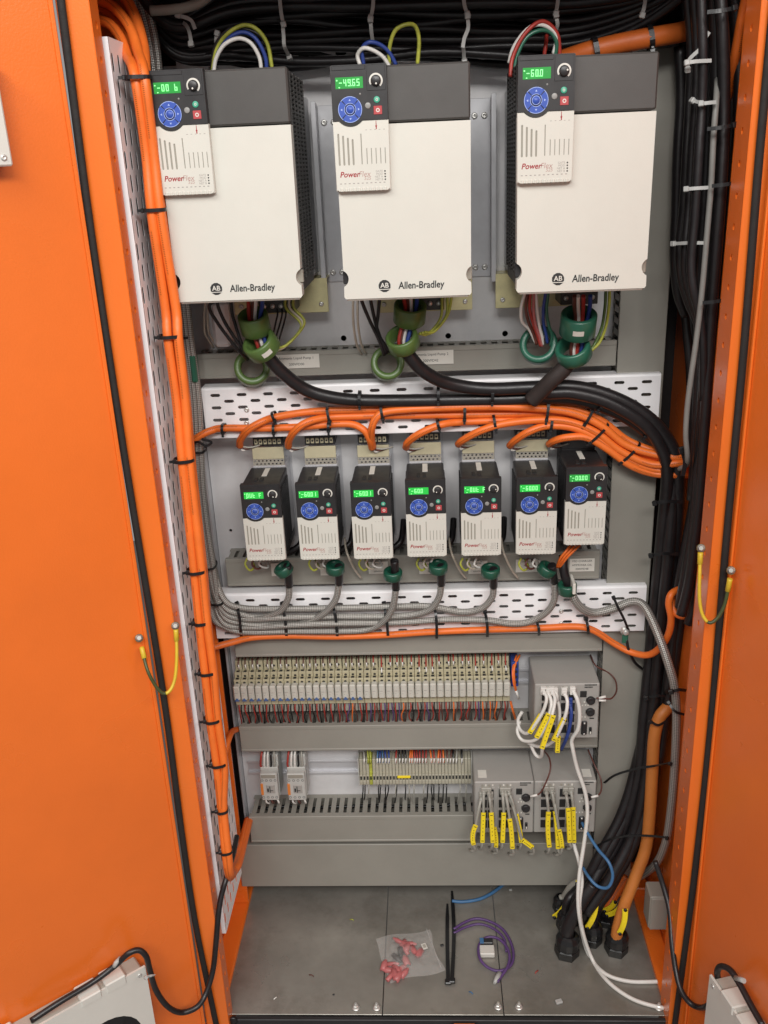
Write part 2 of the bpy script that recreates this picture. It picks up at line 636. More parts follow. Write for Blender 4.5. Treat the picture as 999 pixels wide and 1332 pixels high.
def tie_mb(c, t, nrm, a, b_, w=0.0042, th=0.0011, head=1, hs=0.0052, ha=None):
    """flat band round an oval bundle: c centre, t along the bundle, nrm depth direction, a half-width, b_ half-depth"""
    c, t = Vector(c), Vector(t).normalized()
    nrm = Vector(nrm)
    nrm = (nrm - t * nrm.dot(t)).normalized()
    x = t.cross(nrm).normalized()
    mb = MB()
    K = 20
    vs, fs = [], []
    for k in range(K):
        q = 2 * PI * k / K
        ca, sa = math.cos(q), math.sin(q)
        e = 0.75
        px_, py_ = math.copysign(abs(ca) ** e, ca), math.copysign(abs(sa) ** e, sa)
        for rr in (0, th):
            for s_ in (-1, 1):
                vs.append(c + x * (px_ * (a + rr)) + nrm * (py_ * (b_ + rr)) + t * (s_ * w / 2))
    for k in range(K):
        k2 = (k + 1) % K
        A, B = 4 * k, 4 * k2
        fs += [(A + 2, A + 3, B + 3, B + 2), (A, B, B + 1, A + 1), (A, A + 2, B + 2, B), (A + 1, B + 1, B + 3, A + 3)]
    mb.add(vs, fs)
    if head:
        ha = 0.3 if ha is None else ha
        hc = c + x * (a * math.cos(ha) * head) + nrm * (b_ * math.sin(ha) + th * 1.5)

        def R(p):
            return hc + x * p.x + t * p.y + nrm * p.z
        mb.box(-hs / 2, hs / 2, -hs / 2, hs / 2, -0.001, 0.0042, 0.0008, R)
        mb.box(hs / 2, hs / 2 + 0.005, -w / 2.4, w / 2.4, 0.0004, 0.0018, 0, R)
    return mb


TOCAM = Vector((0, -1, 0.15))


def tie(px, py, Y, tpx, tpy, a, b_, label, m=None, group='black cable ties', **k):
    """tie at a pixel on depth Y; (tpx,tpy) picture direction of the bundle"""
    c = at(px, py, Y)
    t = at(px + tpx, py + tpy, Y) - c
    return single('cable_tie', tie_mb(c, t, TOCAM, a, b_, **k), m or m_tieb, label, 'cable tie', group)


def screw(mb, p, nrm, r=0.004, h=0.002):
    nrm = Vector(nrm).normalized()
    mb.lathe(p, nrm, [(r, 0), (r, h * .5), (r * .75, h), (r * .28, h), (r * .22, h * .45), (0.00001, h * .45)], 12)
    return mb

# ================================================================== CABINET
ZF = -1.34                                   # cabinet floor
hall = MB().box(-4, 4, -5, 2.5, -1.53, -1.502)
o = single('floor', hall, m_hall, None, None, kind='structure')

cab = thing('electrical_cabinet', 'tall orange electrical cabinet standing with both doors swung open', 'cabinet', (0, 0, ZF))


def hole_px(px, py, r):
    p = at(px, py, 0)
    return ring_outline(p.x, p.z, r, 12)


part('mounting_plate', MB().poly([(-.417, -1.29), (.4055, -1.29), (.4055, .345), (-.417, .345)], 0, .003,
                                 [hole_px(447, 440, .0052), hole_px(583, 437, .0052), hole_px(657, 434, .0052), hole_px(300, 690, .003)]), m_plate, cab)
part('back_wall', MB().box(-.468, .458, .07, .073, -1.36, .56), m_sill_shade, cab)  # painted dark in place of the shade behind the loom
part('roof', MB().box(-.468, .458, -.36, .073, .54, .543), m_sill_shade, cab)  # underside painted dark too, standing in for shade
part('header_shade_rail', MB().box(-.458, .458, -.36, -.315, .445, .539, .002), m_paint, cab)  # unseen rail added to keep lamp light off the loom
part('side_wall', MB().box(-.468, -.465, -.30, .07, -1.36, .56), m_paint, cab)
part('side_wall', MB().box(.455, .458, -.30, .07, -1.36, .56), m_paint, cab)
# plate edge rail (bright folded edge at the right of the mounting plate)
part('plate_edge', MB().box(.4062, .4115, -.03, .004, -1.29, .345, .001), m_alu, cab)
part('plate_edge', MB().box(-.4225, -.4178, -.022, .004, -1.29, .345, .001), m_alu, cab)

# front posts with punched inner faces
XL, XR = -.4095, .4154
GL0, GL1 = -.4395, -.4508
GR0, GR1 = .4285, .4415
zt, zb = .62, -1.50
pitch = (at(134, 49, -.35).z - at(172, 419, -.35).z) / 9


def post(X, sgn, y1):
    out = X + sgn * .043
    mb = MB().box(min(X, out), max(X, out), -.3605, -.358, zb, zt, .0012)
    n = int((zt - zb) / pitch)

    def fn(u, v, d):
        return (X + sgn * d, -.358 + v, zt - u)
    slotted_sheet(mb, n, 1, pitch, (y1 + .358), .0098, .0097, fn, .004)
    return mb


part('front_post', post(XL, -1, -.3275), m_paint, cab)
part('front_post', post(XR, 1, -.304), m_paint, cab)
# foam gasket along the front frame, slightly wandering like glued foam
for (pts, lab) in (([(79, 0), (118, 300), (163, 600), (212, 900), (236, 1080), (254, 1200), (281, 1332)], 0),
                   ([(1007, 0), (988, 200), (968, 450), (945, 700), (924, 950), (902, 1150), (878, 1332)], 1)):
    mb = MB()
    P = smooth_path([at(x, y, -.366) for x, y in pts], 6)
    P = [P[0] + (P[0] - P[3])] + P + [P[-1] + (P[-1] - P[-4])]
    mb.tube(P, .0056, 8, True, None, .75)
    part('gasket', mb, m_gask, cab)
part('frame_corner', MB().box(-.456, -.412, -.356, -.30, zb, ZF - .001, .001), m_paint, cab)
part('frame_corner', MB().box(.4155, .4585, -.356, -.30, zb, ZF - .001, .001), m_paint, cab)

# inner punched rails on the side walls
mb = MB()
slotted_sheet(mb, 30, 1, .062, .055, .022, .007, lambda u, v, d: (.438 + d, -.285 + v, .55 - u), .004)
mb.box(.4381, .455, -.229, -.2265, -1.32, .55)
part('punched_rail', mb, m_paint, cab)
mb = MB()
mb.box(-.464, -.424, -.062, -.055, -1.33, .55, .001)
part('punched_rail', mb, m_paint, cab)

# floor plates with bolts
zf1 = ZF
for k, (a, b_) in enumerate(((-.437, -.1185), (-.1168, .1133), (.1150, .4350))):
    fp = part('floor_plate', MB().box(a, b_, -.337, .065, ZF - .002, ZF + random.uniform(-.0003, .0003), .0006), m_floor, cab)
    for (px, py) in (((296, 1306), (463, 1311)), ((490, 1311), (648, 1310)), ((675, 1310), (857, 1311)))[k]:
        p = atZ(px, py, ZF + .001)
        mb = MB()
        mb.lathe(p, (0, 0, 1), [(.0075, 0), (.0075, .0014), (.004, .0016)], 14)
        mb.lathe(p, (0, 0, 1), [(.0052, .0014), (.0052, .0062), (.0042, .007), (.00001, .007)], 6, False)
        mb.cyl(p + Vector((0, 0, .006)), p + Vector((0, 0, .0115)), .0026, None, 8)
        part('bolt', mb, m_steel, fp)
part('sill', MB().box(-.45, .455, -.347, -.3385, -1.5, ZF - .003, .001).box(-.45, .455, -.36, -.338, -1.40, -1.385), m_sill_shade, cab)
p = at(300, 1322, -.348)
p2 = at(604, 1331, -.349)
part('sill_hook', MB().box(p2.x - .025, p2.x + .025, -.362, -.3475, p2.z - .03, p2.z + .004, .006), m_paint, cab)
part('sill_plug', MB().lathe(at(303, 1327, -.3475), (0, -1, 0), [(.009, 0), (.009, .003), (.006, .004), (.00001, .004)], 14), m_tieb, cab)
# base rails beside the floor
part('base_rail', MB().box(-.464, -.424, -.335, .06, ZF - .02, ZF + .009, .003), m_paint, cab)
part('base_rail', MB().box(.418, .454, -.335, .06, ZF - .02, ZF + .012, .003), m_paint, cab)
a, b_ = at(800, 1173, -.01), at(868, 1173, -.01)
part('cross_rail', MB().box(.36, .452, -.045, -.012, ZF + .005, ZF + .03, .003).box(.36, .452, -.03, -.005, ZF + .045, ZF + .066, .003), m_paint, cab)

# ------------------------------------------------------------------ doors
HL = Vector((-.4525, -.368, 0))
HR = Vector((.4435, -.368, 0))
AL, AR = math.radians(140), math.radians(104)
dL, nL = Vector((math.cos(AL), -math.sin(AL), 0)), Vector((math.sin(AL), math.cos(AL), 0))
dR, nR = Vector((-math.cos(AR), -math.sin(AR), 0)), Vector((-math.sin(AR), math.cos(AR), 0))


def door_pix(px, py, H, d, n, s=0.0):
    r = ray(px, py)
    k = ((H + n * s) - CAM).dot(n) / r.dot(n)
    p = CAM + r * k
    return (p - H).dot(d), p.z


def door(H, d, n):
    def R(p):
        return H + d * p.x + n * p.y + Vector((0, 0, p.z))
    mb = MB()
    mb.box(.002, .46, -.02, 0, zb + .02, zt - .02, .002, R)
    dr = part('door', mb, m_paint, cab)
    part('door_lip', MB().box(.001, .0065, .0003, .004, zb + .02, zt - .02, .001, R), m_paint, dr)
    return R, dr


RL, doorL = door(HL, dL, nL)
RR, doorR = door(HR, dR, nR)


def fan_unit(R, t0, z0, sg, label, w=.26, h=.30, dep=.04):
    """filter fan on the door's inner face: t0 = corner nearest the hinge"""
    f = thing('filter_fan', label, 'fan unit', R(Vector((t0, 0, z0 - h))), 'filter fans on the doors')
    a, b_ = t0, t0 + w

    def R2(p):
        return R(Vector((p.x, -p.y, p.z)))       # plates are drawn with front = -y
    mb = MB().box(a + .004, b_ - .004, .0005, dep - .006, z0 - h, z0 - .004, .003, R)
    part('frame', mb, m_fan2, f)
    mb = MB().poly([(a, z0 - h), (b_, z0 - h), (b_, z0), (a, z0)], -dep, -(dep - .004), [ring_outline(a + .085, z0 - .128, .062, 26)])
    mb.v = [tuple(R2(Vector(p))) for p in mb.v]
    part('front_plate', mb, m_fan, f)
    mb = MB()
    c = R(Vector((a + .085, dep - .0055, z0 - .128)))
    nn = (R(Vector((0, 1, 0))) - R(Vector((0, 0, 0)))).normalized()
    mb.lathe(c, nn, [(.062, 0.0004), (.03, .0004), (.028, .004), (.00001, .004)], 22)
    for k in range(7):
        q = 2 * PI * k / 7
        uu_ = (R(Vector((1, 0, 0))) - R(Vector((0, 0, 0)))).normalized()
        e = uu_ * math.cos(q) + Vector((0, 0, 1)) * math.sin(q)
        g = uu_ * math.cos(q + .5) + Vector((0, 0, 1)) * math.sin(q + .5)
        mb.add([c + e * .026 + nn * .001, c + e * .062 + nn * .001, c + g * .062 + nn * .0038, c + g * .026 + nn * .0038,
                c + e * .026 + nn * .0003, c + e * .062 + nn * .0003, c + g * .062 + nn * .003, c + g * .026 + nn * .003],
               [(0, 1, 2, 3), (4, 5, 6, 7), (0, 1, 5, 4), (2, 3, 7, 6), (1, 2, 6, 5), (0, 3, 7, 4)])
    part('rotor', mb, m_tieb, f)
    for (u, ww, hh) in ((.035, .035, .016), (.078, .035, .013), (.215, .03, .016)):
        mb = MB().box(a + u, a + u + ww, .006, dep + .002, z0 - .012, z0 + hh - .009, .002, R)
        part('clip', mb, m_fan, f)
    for (u, w_) in ((.012, .012), (w - .012, .012), (.012, h - .012)):
        part('screw', screw(MB(), R(Vector((a + u, dep, z0 - w_))), nn, .004, .0015), m_steel, f)
    return f


t1, z1 = door_pix(189, 1257, HL, dL, nL, .04)
fan_unit(RL, t1, z1, 1, 'pale filter fan low on the left orange door')
t2, z2 = door_pix(923, 1268, HR, dR, nR, .04)
fan_unit(RR, t2, z2, 1, 'pale filter fan low on the right orange door')

ta, za = door_pix(17, 216, HL, dL, nL, .03)
tb, zb2 = door_pix(3, 100, HL, dL, nL, .03)
pan = thing('door_panel', 'pale grey control panel back high on the left door', 'panel', RL(Vector((ta, 0, za))))
part('housing', MB().box(ta + .002, ta + .2, .0006, .027, za, za + .125, .003, RL), m_fan2, pan)
part('bezel', MB().box(ta, ta + .2, .0275, .032, za, za + .125, .002, RL), m_fan, pan)
mb = MB()
screw(mb, RL(Vector((ta + .010, .0322, za + .010))), nL, .004, .0015)
part('screw', mb, m_steel, pan)

# ================================================================== PERFORATED TRAYS
zt_, zb_ = at(133, 48, -.315).z, at(283, 1213, -.315).z
tray = thing('cable_tray', 'upright white perforated cable tray along the left side of the cabinet', 'cable tray', (-.40, -.19, zb_), 'white perforated trays')
mb = MB()
nn_ = int((zt_ - zb_) / .06)
pu = (zt_ - zb_) / nn_          # slot pitch along the tray
slotted_sheet(mb, nn_, 12, pu, .0131, .0245, .0070, lambda u, v, d: (-.405 - d, -.316 + v, zt_ - u), .0004)
part('web', mb, m_white, tray)
part('slot_shade_sheet', MB().box(-.440, -.438, -.3155, -.1595, zb_ + .002, zt_ - .002), m_sill_shade, tray)  # added dark sheet, stands in for the shade seen through the slots
part('flange', MB().box(-.4645, -.4053, -.3178, -.3162, zb_, zt_, .0006), m_white, tray)  # both flanges widened to the side wall to shut light out behind the slots
part('flange', MB().box(-.4645, -.4053, -.1590, -.1576, zb_, zt_, .0006), m_white, tray)


def htray(px0, py0, py1, x1, label, Y=-.075, rows=7):
    p0, p1 = at(px0, py0, Y), at(px0, py1, Y)
    x0, z0, z1 = p0.x, p0.z, p1.z
    t = thing('cable_tray', label, 'cable tray', ((x0 + x1) / 2, Y, z1), 'white perforated trays')
    n = round((x1 - x0) / .047)
    mb = MB()
    mg = .004
    pv = (z0 - z1 - 2 * mg) / rows
    slotted_sheet(mb, n, rows, (x1 - x0) / n, pv, .0178, .0057, lambda u, v, d: (x0 + u, Y + d, z0 - mg - v), .0015)
    mb.add([(x0, Y, z0), (x1, Y, z0), (x1, Y, z0 - mg), (x0, Y, z0 - mg)], [(0, 1, 2, 3)])
    mb.add([(x0, Y, z1), (x1, Y, z1), (x1, Y, z1 + mg), (x0, Y, z1 + mg)], [(0, 1, 2, 3)])
    part('web', mb, m_white, t)
    fl = MB()
    prof = [(Y, z0), (Y + .0012, z0 + .0028), (Y + .004, z0 + .0042), (Y + .032, z0 + .0042)]
    for k in range(3):
        (ya, za_), (yb, zb3) = prof[k], prof[k + 1]
        fl.add([(x0, ya, za_), (x1, ya, za_), (x1, yb, zb3), (x0, yb, zb3)], [(0, 1, 2, 3)])
    fl.box(x0, x1, Y + .0315, Y + .033, z0 - .008, z0 + .0042)
    part('top_flange', fl, m_white, t)
    part('bottom_flange', MB().box(x0, x1, Y + .0005, Y + .032, z1 - .0016, z1, .0004), m_white, t)
    return t, (x0, x1, z0, z1)


tr1, T1 = htray(262, 508, 570, .397, 'upper white perforated cable tray under the three large drives')
tr2, T2 = htray(276, 776, 830, .396, 'lower white perforated cable tray under the seven small drives')
for (t, pts) in ((tr1, ((321, 533), (321, 550))), (tr2, ((730, 795), (730, 811)))):
    for (x, y) in pts:
        part('screw', screw(MB(), at(x, y, -.0755), (0, -1, 0), .0045, .0025), m_steel, t)
tp = at(228, 74, -.03)
tp1 = at(662, 78, -.03)
mb = MB()
n = 9
slotted_sheet(mb, n, 2, (tp1.x - tp.x) / n, .013, .018, .006, lambda u, v, d: (tp.x + u, -.03 + d, tp.z - v), .0015)
t3 = thing('cable_tray', 'white perforated strip behind the tops of the large drives', 'cable tray', (tp.x, -.03, tp.z - .026), 'white perforated trays')
part('web', mb, m_white, t3)
part('top_flange', MB().box(tp.x, tp1.x, -.0295, 0, tp.z, tp.z + .0015), m_white, t3)


# ================================================================== WIRING DUCTS
def duct(name, label, x0, x1, zc_top, z_bot, D=.06, pitch=.0165, gap=.0068, slots=True, fill=True, z_slot=True):
    """horizontal slotted trunking: cover in front, slotted walls above and below"""
    t = thing('wiring_duct', label, 'wiring duct', ((x0 + x1) / 2, 0, z_bot), 'grey wiring ducts')
    part('cover', MB().box(x0, x1, -D, -D + .002, z_bot, zc_top, .001)
         .box(x0, x1, -D - .0012, -D + .008, zc_top - .0075, zc_top + .0012, .001)
         .box(x0, x1, -D - .0012, -D + .008, z_bot - .0012, z_bot + .004, .001), m_duct, t)
    mb = MB()
    zc = zc_top - .003
    for zz in ((zc, z_bot + .003) if slots else ()):
        mb.box(x0, x1, -D + .0085, -D + .015, zz - .001, zz + .001)
        mb.box(x0, x1, -.012, -.001, zz - .001, zz + .001)
        n = int((x1 - x0) / pitch)
        p = (x1 - x0) / n
        for i in range(n):
            mb.box(x0 + i * p + gap / 2, x0 + (i + 1) * p - gap / 2, -D + .0149, -.0119, zz - .001, zz + .001)
    if slots:
        mb.box(x0, x1, -.0009, -.0001, z_bot, zc)
        part('slotted_walls', mb, m_duct, t)
        mb = MB()
        for k in range(6):
            zz = z_bot + .01 + random.random() * max(.005, (zc - z_bot - .02))
            yy = -.016 - random.random() * (D - .034)
            pts = [(x0 + (x1 - x0) * q / 12 + .001, yy + random.uniform(-.004, .004), zz + random.uniform(-.003, .003)) for q in range(13)]
            mb.tube(smooth_path(pts, 3), .0035, 6)
        part('hidden_wires', mb, m_tieb, t, kind='stuff')
    return t


def zat(px, py, Y):
    return at(px, py, Y).z


XD0 = at(268, 470, -.06).x
duct('wiring_duct', 'grey slotted duct behind the green ferrites of the large drives', -.405, .3225, zat(400, 457, -.06), zat(270, 492, -.06), pitch=.0185, gap=.0105)
duct('wiring_duct', 'grey slotted duct directly below the seven small drives', -.392, .3225 - .012, zat(290, 728, -.06), zat(290, 762, -.06))
duct('wiring_duct', 'plain grey duct under the lower white tray above the relay row', -.392, .3225, zat(310, 832, -.06), zat(310, 854, -.06))
duct('wiring_duct', 'grey slotted duct between the relay row and the breakers', -.402, .3225, zat(310, 946, -.06), zat(310, 977, -.06))
duct('wiring_duct', 'grey slotted duct beneath the breakers and the terminal strip', -.399, .0712, zat(322, 1063, -.076), zat(322, 1095, -.076), D=.076, pitch=.0165)
zlo = zat(322, 1095, -.06)
d6 = thing('wiring_duct', 'tall plain grey duct lowest above the cabinet floor', 'wiring duct', (0, 0, -1.25), 'grey wiring ducts')
z6b = zat(310, 1153, -.066)
part('cover', MB().box(-.433, .3225, -.067, -.064, z6b, zlo - .003, .0012), m_duct, d6)
part('body', MB().box(-.432, .3225, -.0635, -.001, z6b + .001, zlo - .005, .0006), m_duct, d6)
vd = thing('wiring_duct', 'upright grey duct down the right edge of the mounting plate', 'wiring duct', (.364, 0, -1.27), 'grey wiring ducts')
part('cover', MB().box(.3245, .4045, -.0605, -.058, -1.27, .33, .0012), m_duct, vd)
mb = MB()
for k in range(80):
    z = -1.26 + k * .0198
    mb.box(.326, .328, -.0575, -.001, z, z + .011)
mb.box(.326, .328, -.0575, -.048, -1.27, .33).box(.326, .328, -.010, -.001, -1.27, .33)
mb.box(.402, .404, -.0575, -.001, -1.27, .33)
part('slotted_walls', mb, m_duct, vd)
mb = MB()
for k in range(5):
    mb.tube([(.34 + .012 * k, -.03, -1.2), (.34 + .012 * k, -.035, .3)], .005, 6)
part('hidden_wires', mb, m_tieb, vd, kind='stuff')

# ================================================================== DRIVES
SEG = {'0': 'abcdef', '1': 'bc', '2': 'abged', '3': 'abgcd', '4': 'fgbc', '5': 'afgcd', '6': 'afgedc', '7': 'abc', '8': 'abcdefg', '9': 'abcdfg',
       'O': 'abcdef', 'U': 'bcdef', 'T': 'fedg', 'F': 'aefg', 'B': 'fgedc', '-': 'g', ' ': '', 'o': 'gedc', 'E': 'afged', 'r': 'eg', 'A': 'abcefg'}


def digits_mb(s, x, z, y, w, h, gap):
    mb = MB()
    th = h * .13
    for ch in s:
        if ch == '.':
            mb.box(x - gap * .75, x - gap * .75 + th, y - .002, y, z - h / 2, z - h / 2 + th)
            continue
        r = {'a': (0, w, h - th, h), 'g': (0, w, h / 2 - th / 2, h / 2 + th / 2), 'd': (0, w, 0, th),
             'f': (0, th, h / 2, h), 'b': (w - th, w, h / 2, h), 'e': (0, th, 0, h / 2), 'c': (w - th, w, 0, h / 2)}
        for q in SEG.get(ch, ''):
            a, b_, c, d = r[q]
            mb.box(x + a, x + b_, y - .002, y, z - h / 2 + c, z - h / 2 + d)
        x += w + gap
    return mb


HV = 2.08


def module(parent, loc, s, hz, text, bright=False):
    """control module in unit coordinates: width 1, height HV, front at y=-.16"""
    zf = lambda v: -v * HV
    F = -.16
    # cream cover with recessed louvres
    N = 18
    kc, kr = (.325, zf(.345)), .285
    ang = math.asin(min(1, (zf(.345) - zf(.437)) / kr))
    arc = [(kc[0] + kr * math.cos(a), kc[1] + kr * math.sin(a)) for a in [-ang - (PI - 2 * ang) * k / N for k in range(N + 1)]]
    top_r, top_l = (1, zf(.437)), (0, zf(.437))
    outline = [(.012, zf(.985)), (.06, zf(1.0)), (.94, zf(1.0)), (.988, zf(.985)), top_r] + arc + [top_l]
    holes = []
    for u, v0 in ((.085, .53), (.17, .548), (.255, .565), (.34, .578)):
        a, b_ = zf(v0), zf(.79)
        holes.append([(p[1], p[0]) for p in slot_outline((a + b_) / 2, u, a - b_, .034, 3)])
    a, b_ = zf(.537), zf(.785)
    holes.append([(p[1], p[0]) for p in slot_outline((a + b_) / 2, .495, a - b_, .018, 3)])
    for k in range(5):
        a, b_ = zf(.655), zf(.785)
        holes.append([(p[1], p[0]) for p in slot_outline((a + b_) / 2, .59 + .083 * k, a - b_, .014, 2)])
    mb = MB().poly(outline, F, F + .02, holes)
    mb.box(.0, 1, F + .021, -.001, zf(1.0), zf(.43), .012)
    mod = part('control_module', mb, m_cream, parent, local=True)
    mod.location = loc
    mod.scale = (s, s, s * hz)

    def sub(n, m, mat_):
        return part(n, m, mat_, mod, local=True)
    sub('louvre_backing', MB().box(.03, .97, F + .012, F + .0205, zf(.80), zf(.51)), m_slot)
    # scalloped terminal row along the bottom edge
    mb = MB()
    for k in range(11):
        mb.box(.06 + .08 * k + .012, .06 + .08 * k + .068, F - .012, F + .01, zf(1.004), zf(.972), .01)
    sub('terminal_ridge', mb, m_cream)
    # charcoal face with the round bulge
    mb = MB().poly([(0.004, zf(.434)), (0.004, zf(.006)), (.03, 0), (.97, 0), (.996, zf(.006)), (.996, zf(.434))] + [(p[0], p[1] + .012) for p in arc], F - .012, F + .018)
    mb.box(.0, 1, F + .0185, -.001, zf(.43) + .001, -.002, .01)
    sub('faceplate', mb, m_dark)
    mb = MB().box(.03, .62, F - .022, F - .011, zf(.040), zf(.008), .004)
    mb.box(.64, .97, F - .020, F - .011, zf(.205), zf(.008), .006)
    sub('face_ridge', mb, m_dark)
    # display
    sub('display', MB().box(.085, .575, F - .0155, F - .011, zf(.182), zf(.094), .002), m_lcdb if bright else m_lcd)
    mb = digits_mb(text, .150, zf(.137), F - .0157, .052, .112, .026)
    mb.box(.10, .125, F - .0175, F - .0157, zf(.122), zf(.112)).box(.14, .165, F - .0175, F - .0157, zf(.176), zf(.168))
    sub('digits', mb, m_seg)
    # speed knob and its printed arc
    ka = random.uniform(-2.6, .2)
    c = Vector((.805, F - .020, zf(.130)))
    mb = MB()
    K = 22
    vs, fs = [], []
    for k in range(K + 1):
        a = -.9 + (PI + 1.45) * k / K
        for r_ in (.092, .122):
            vs.append((c.x + r_ * math.cos(a), c.y - .002, c.z + r_ * math.sin(a)))
    fs = [(2 * k, 2 * k + 1, 2 * k + 3, 2 * k + 2) for k in range(K)]
    mb.add(vs, fs)
    sub('knob_scale', mb, m_label)
    mb = MB().lathe(c, (0, -1, 0), [(.09, 0), (.085, .05), (.07, .06), (.00001, .06)], 20)
    sub('speed_knob', mb, m_dark)
    sub('knob_dot', MB().lathe(c + Vector((.05 * math.cos(ka), -.06, .05 * math.sin(ka))), (0, -1, 0), [(.016, .001), (.00001, .002)], 8), m_label)
    # blue keypad ring: four sectors and an enter key
    kc3 = Vector((kc[0], F - .012, kc[1]))
    R0, R1 = .088, .215
    names = ('right', 'up', 'left', 'down')
    for q in range(4):
        mb = MB()
        vs, fs = [], []
        a0 = -PI / 4 + q * PI / 2 + .05
        n_ = 8
        for k in range(n_ + 1):
            a = a0 + (PI / 2 - .10) * k / n_
            for (r_, y_) in ((R0 + .01, 0), (R0 + .01, -.012), (R1, -.012), (R1, 0)):
                vs.append((kc3.x + r_ * math.cos(a), kc3.y + y_, kc3.z + r_ * math.sin(a)))
        for k in range(n_):
            A, B = 4 * k, 4 * k + 4
            fs += [(A, A + 1, B + 1, B), (A + 1, A + 2, B + 2, B + 1), (A + 2, A + 3, B + 3, B + 2)]
        fs += [(0, 1, 2, 3), (4 * n_, 4 * n_ + 1, 4 * n_ + 2, 4 * n_ + 3)]
        mb.add(vs, fs)
        sub('arrow_key', mb, m_keyb)
    sub('enter_key', MB().lathe(kc3, (0, -1, 0), [(R0 - .006, 0), (R0 - .006, .012), (.00001, .013)], 18), m_keyb)
    # printed outlines and arrows on the keys
    mb = MB()
    y_ = kc3.y - .0128
    for (ra, rb) in ((R1 - .010, R1 - .001), (R0 + .011, R0 + .019), (R0 - .022, R0 - .014)):
        K = 36
        vs = []
        for k in range(K):
            a = 2 * PI * k / K
            for r_ in (ra, rb):
                vs.append((kc3.x + r_ * math.cos(a), y_ - .0006, kc3.z + r_ * math.sin(a)))
        fs = []
        for k in range(K):
            if abs(((k / K * 4 + .5) % 1) - .0) < .06 and ra > R0:
                continue
            k2 = (k + 1) % K
            fs.append((2 * k, 2 * k + 1, 2 * k2 + 1, 2 * k2))
        mb.add(vs, fs)
    for q in range(4):
        a = q * PI / 2
        e, g = Vector((math.cos(a), 0, math.sin(a))), Vector((-math.sin(a), 0, math.cos(a)))
        cc = kc3 + e * .152
        cc.y = y_ - .0006
        mb.add([cc + e * .02, cc - e * .012 + g * .02, cc - e * .012 - g * .02], [(0, 1, 2)])
    sub('key_print', mb, m_keyl)
    sub('status_light', MB().lathe((.515, F - .012, zf(.227)), (0, -1, 0), [(.017, 0), (.014, .006), (.00001, .008)], 10), m_keyn)
    sub('reverse_button', MB().lathe((.645, F - .012, zf(.32)), (0, -1, 0), [(.052, 0), (.052, .008), (.04, .012), (.00001, .012)], 16), m_keyn)
    sub('start_button', MB().lathe((.808, F - .012, zf(.277)), (0, -1, 0), [(.056, 0), (.056, .008), (.044, .012), (.00001, .012)], 16), m_keyg)
    sub('stop_button', MB().box(.745, .895, F - .024, F - .011, zf(.393), zf(.325), .01), m_keyr)
    mb = MB()
    for (x, z, r_) in ((.82, zf(.359), .034), (.808, zf(.277), .022)):
        mb.lathe((x, F - .0245, z), (0, -1, 0), [(r_, 0.0006), (r_ * .55, .0006)], 14)
    sub('button_print', mb, m_label)
    # print
    mb = MB().add([(.772, F - .0006, zf(.440)), (.782, F - .0006, zf(.440)), (.788, F - .0006, zf(.507)), (.768, F - .0006, zf(.507))], [(0, 1, 2, 3)])
    mb.add([(.758, F - .0007, zf(.478)), (.796, F - .0007, zf(.478)), (.778, F - .0007, zf(.506))], [(0, 1, 2)])
    sub('arrow_print', mb, m_inkr)
    sub('lettering', text_mb('Power', .135, .075, zf(.865), F - .0008, shear=.22, bold=.02), m_inkr)
    mb = text_mb('Flex', .132, .415, zf(.865), F - .0008, shear=.22)
    t5 = text_mb('525', .085, .515, zf(.900), F - .0008, shear=.22)
    mb.add(t5.v, t5.f)
    sub('lettering', mb, m_inkp)
    mb = MB()
    for k, tx in enumerate(('GATE', 'MOD', 'NET A', 'NET B')):
        tm = text_mb(tx, .052, .865, zf(.846 + .0225 * k), F - .0008, align='RIGHT')
        mb.add(tm.v, tm.f)
    for k in range(11):
        mb.box(.07 + .08 * k, .105 + .08 * k, F - .0008, F - .0002, zf(.941), zf(.934))
    for k in range(5):
        mb.box(.58 + .08 * k, .61 + .08 * k, F - .0008, F - .0002, zf(.512), zf(.508))
    sub('small_print', mb, m_inkg)
    mb = MB()
    for k in range(4):
        mb.lathe((.905, F - .0002, zf(.846 + .0225 * k)), (0, -1, 0), [(.015, 0), (.012, .004), (.00001, .004)], 8)
    sub('status_light', mb, m_ink)
    return mod


DW, DH, DD = .185, .3047, .285


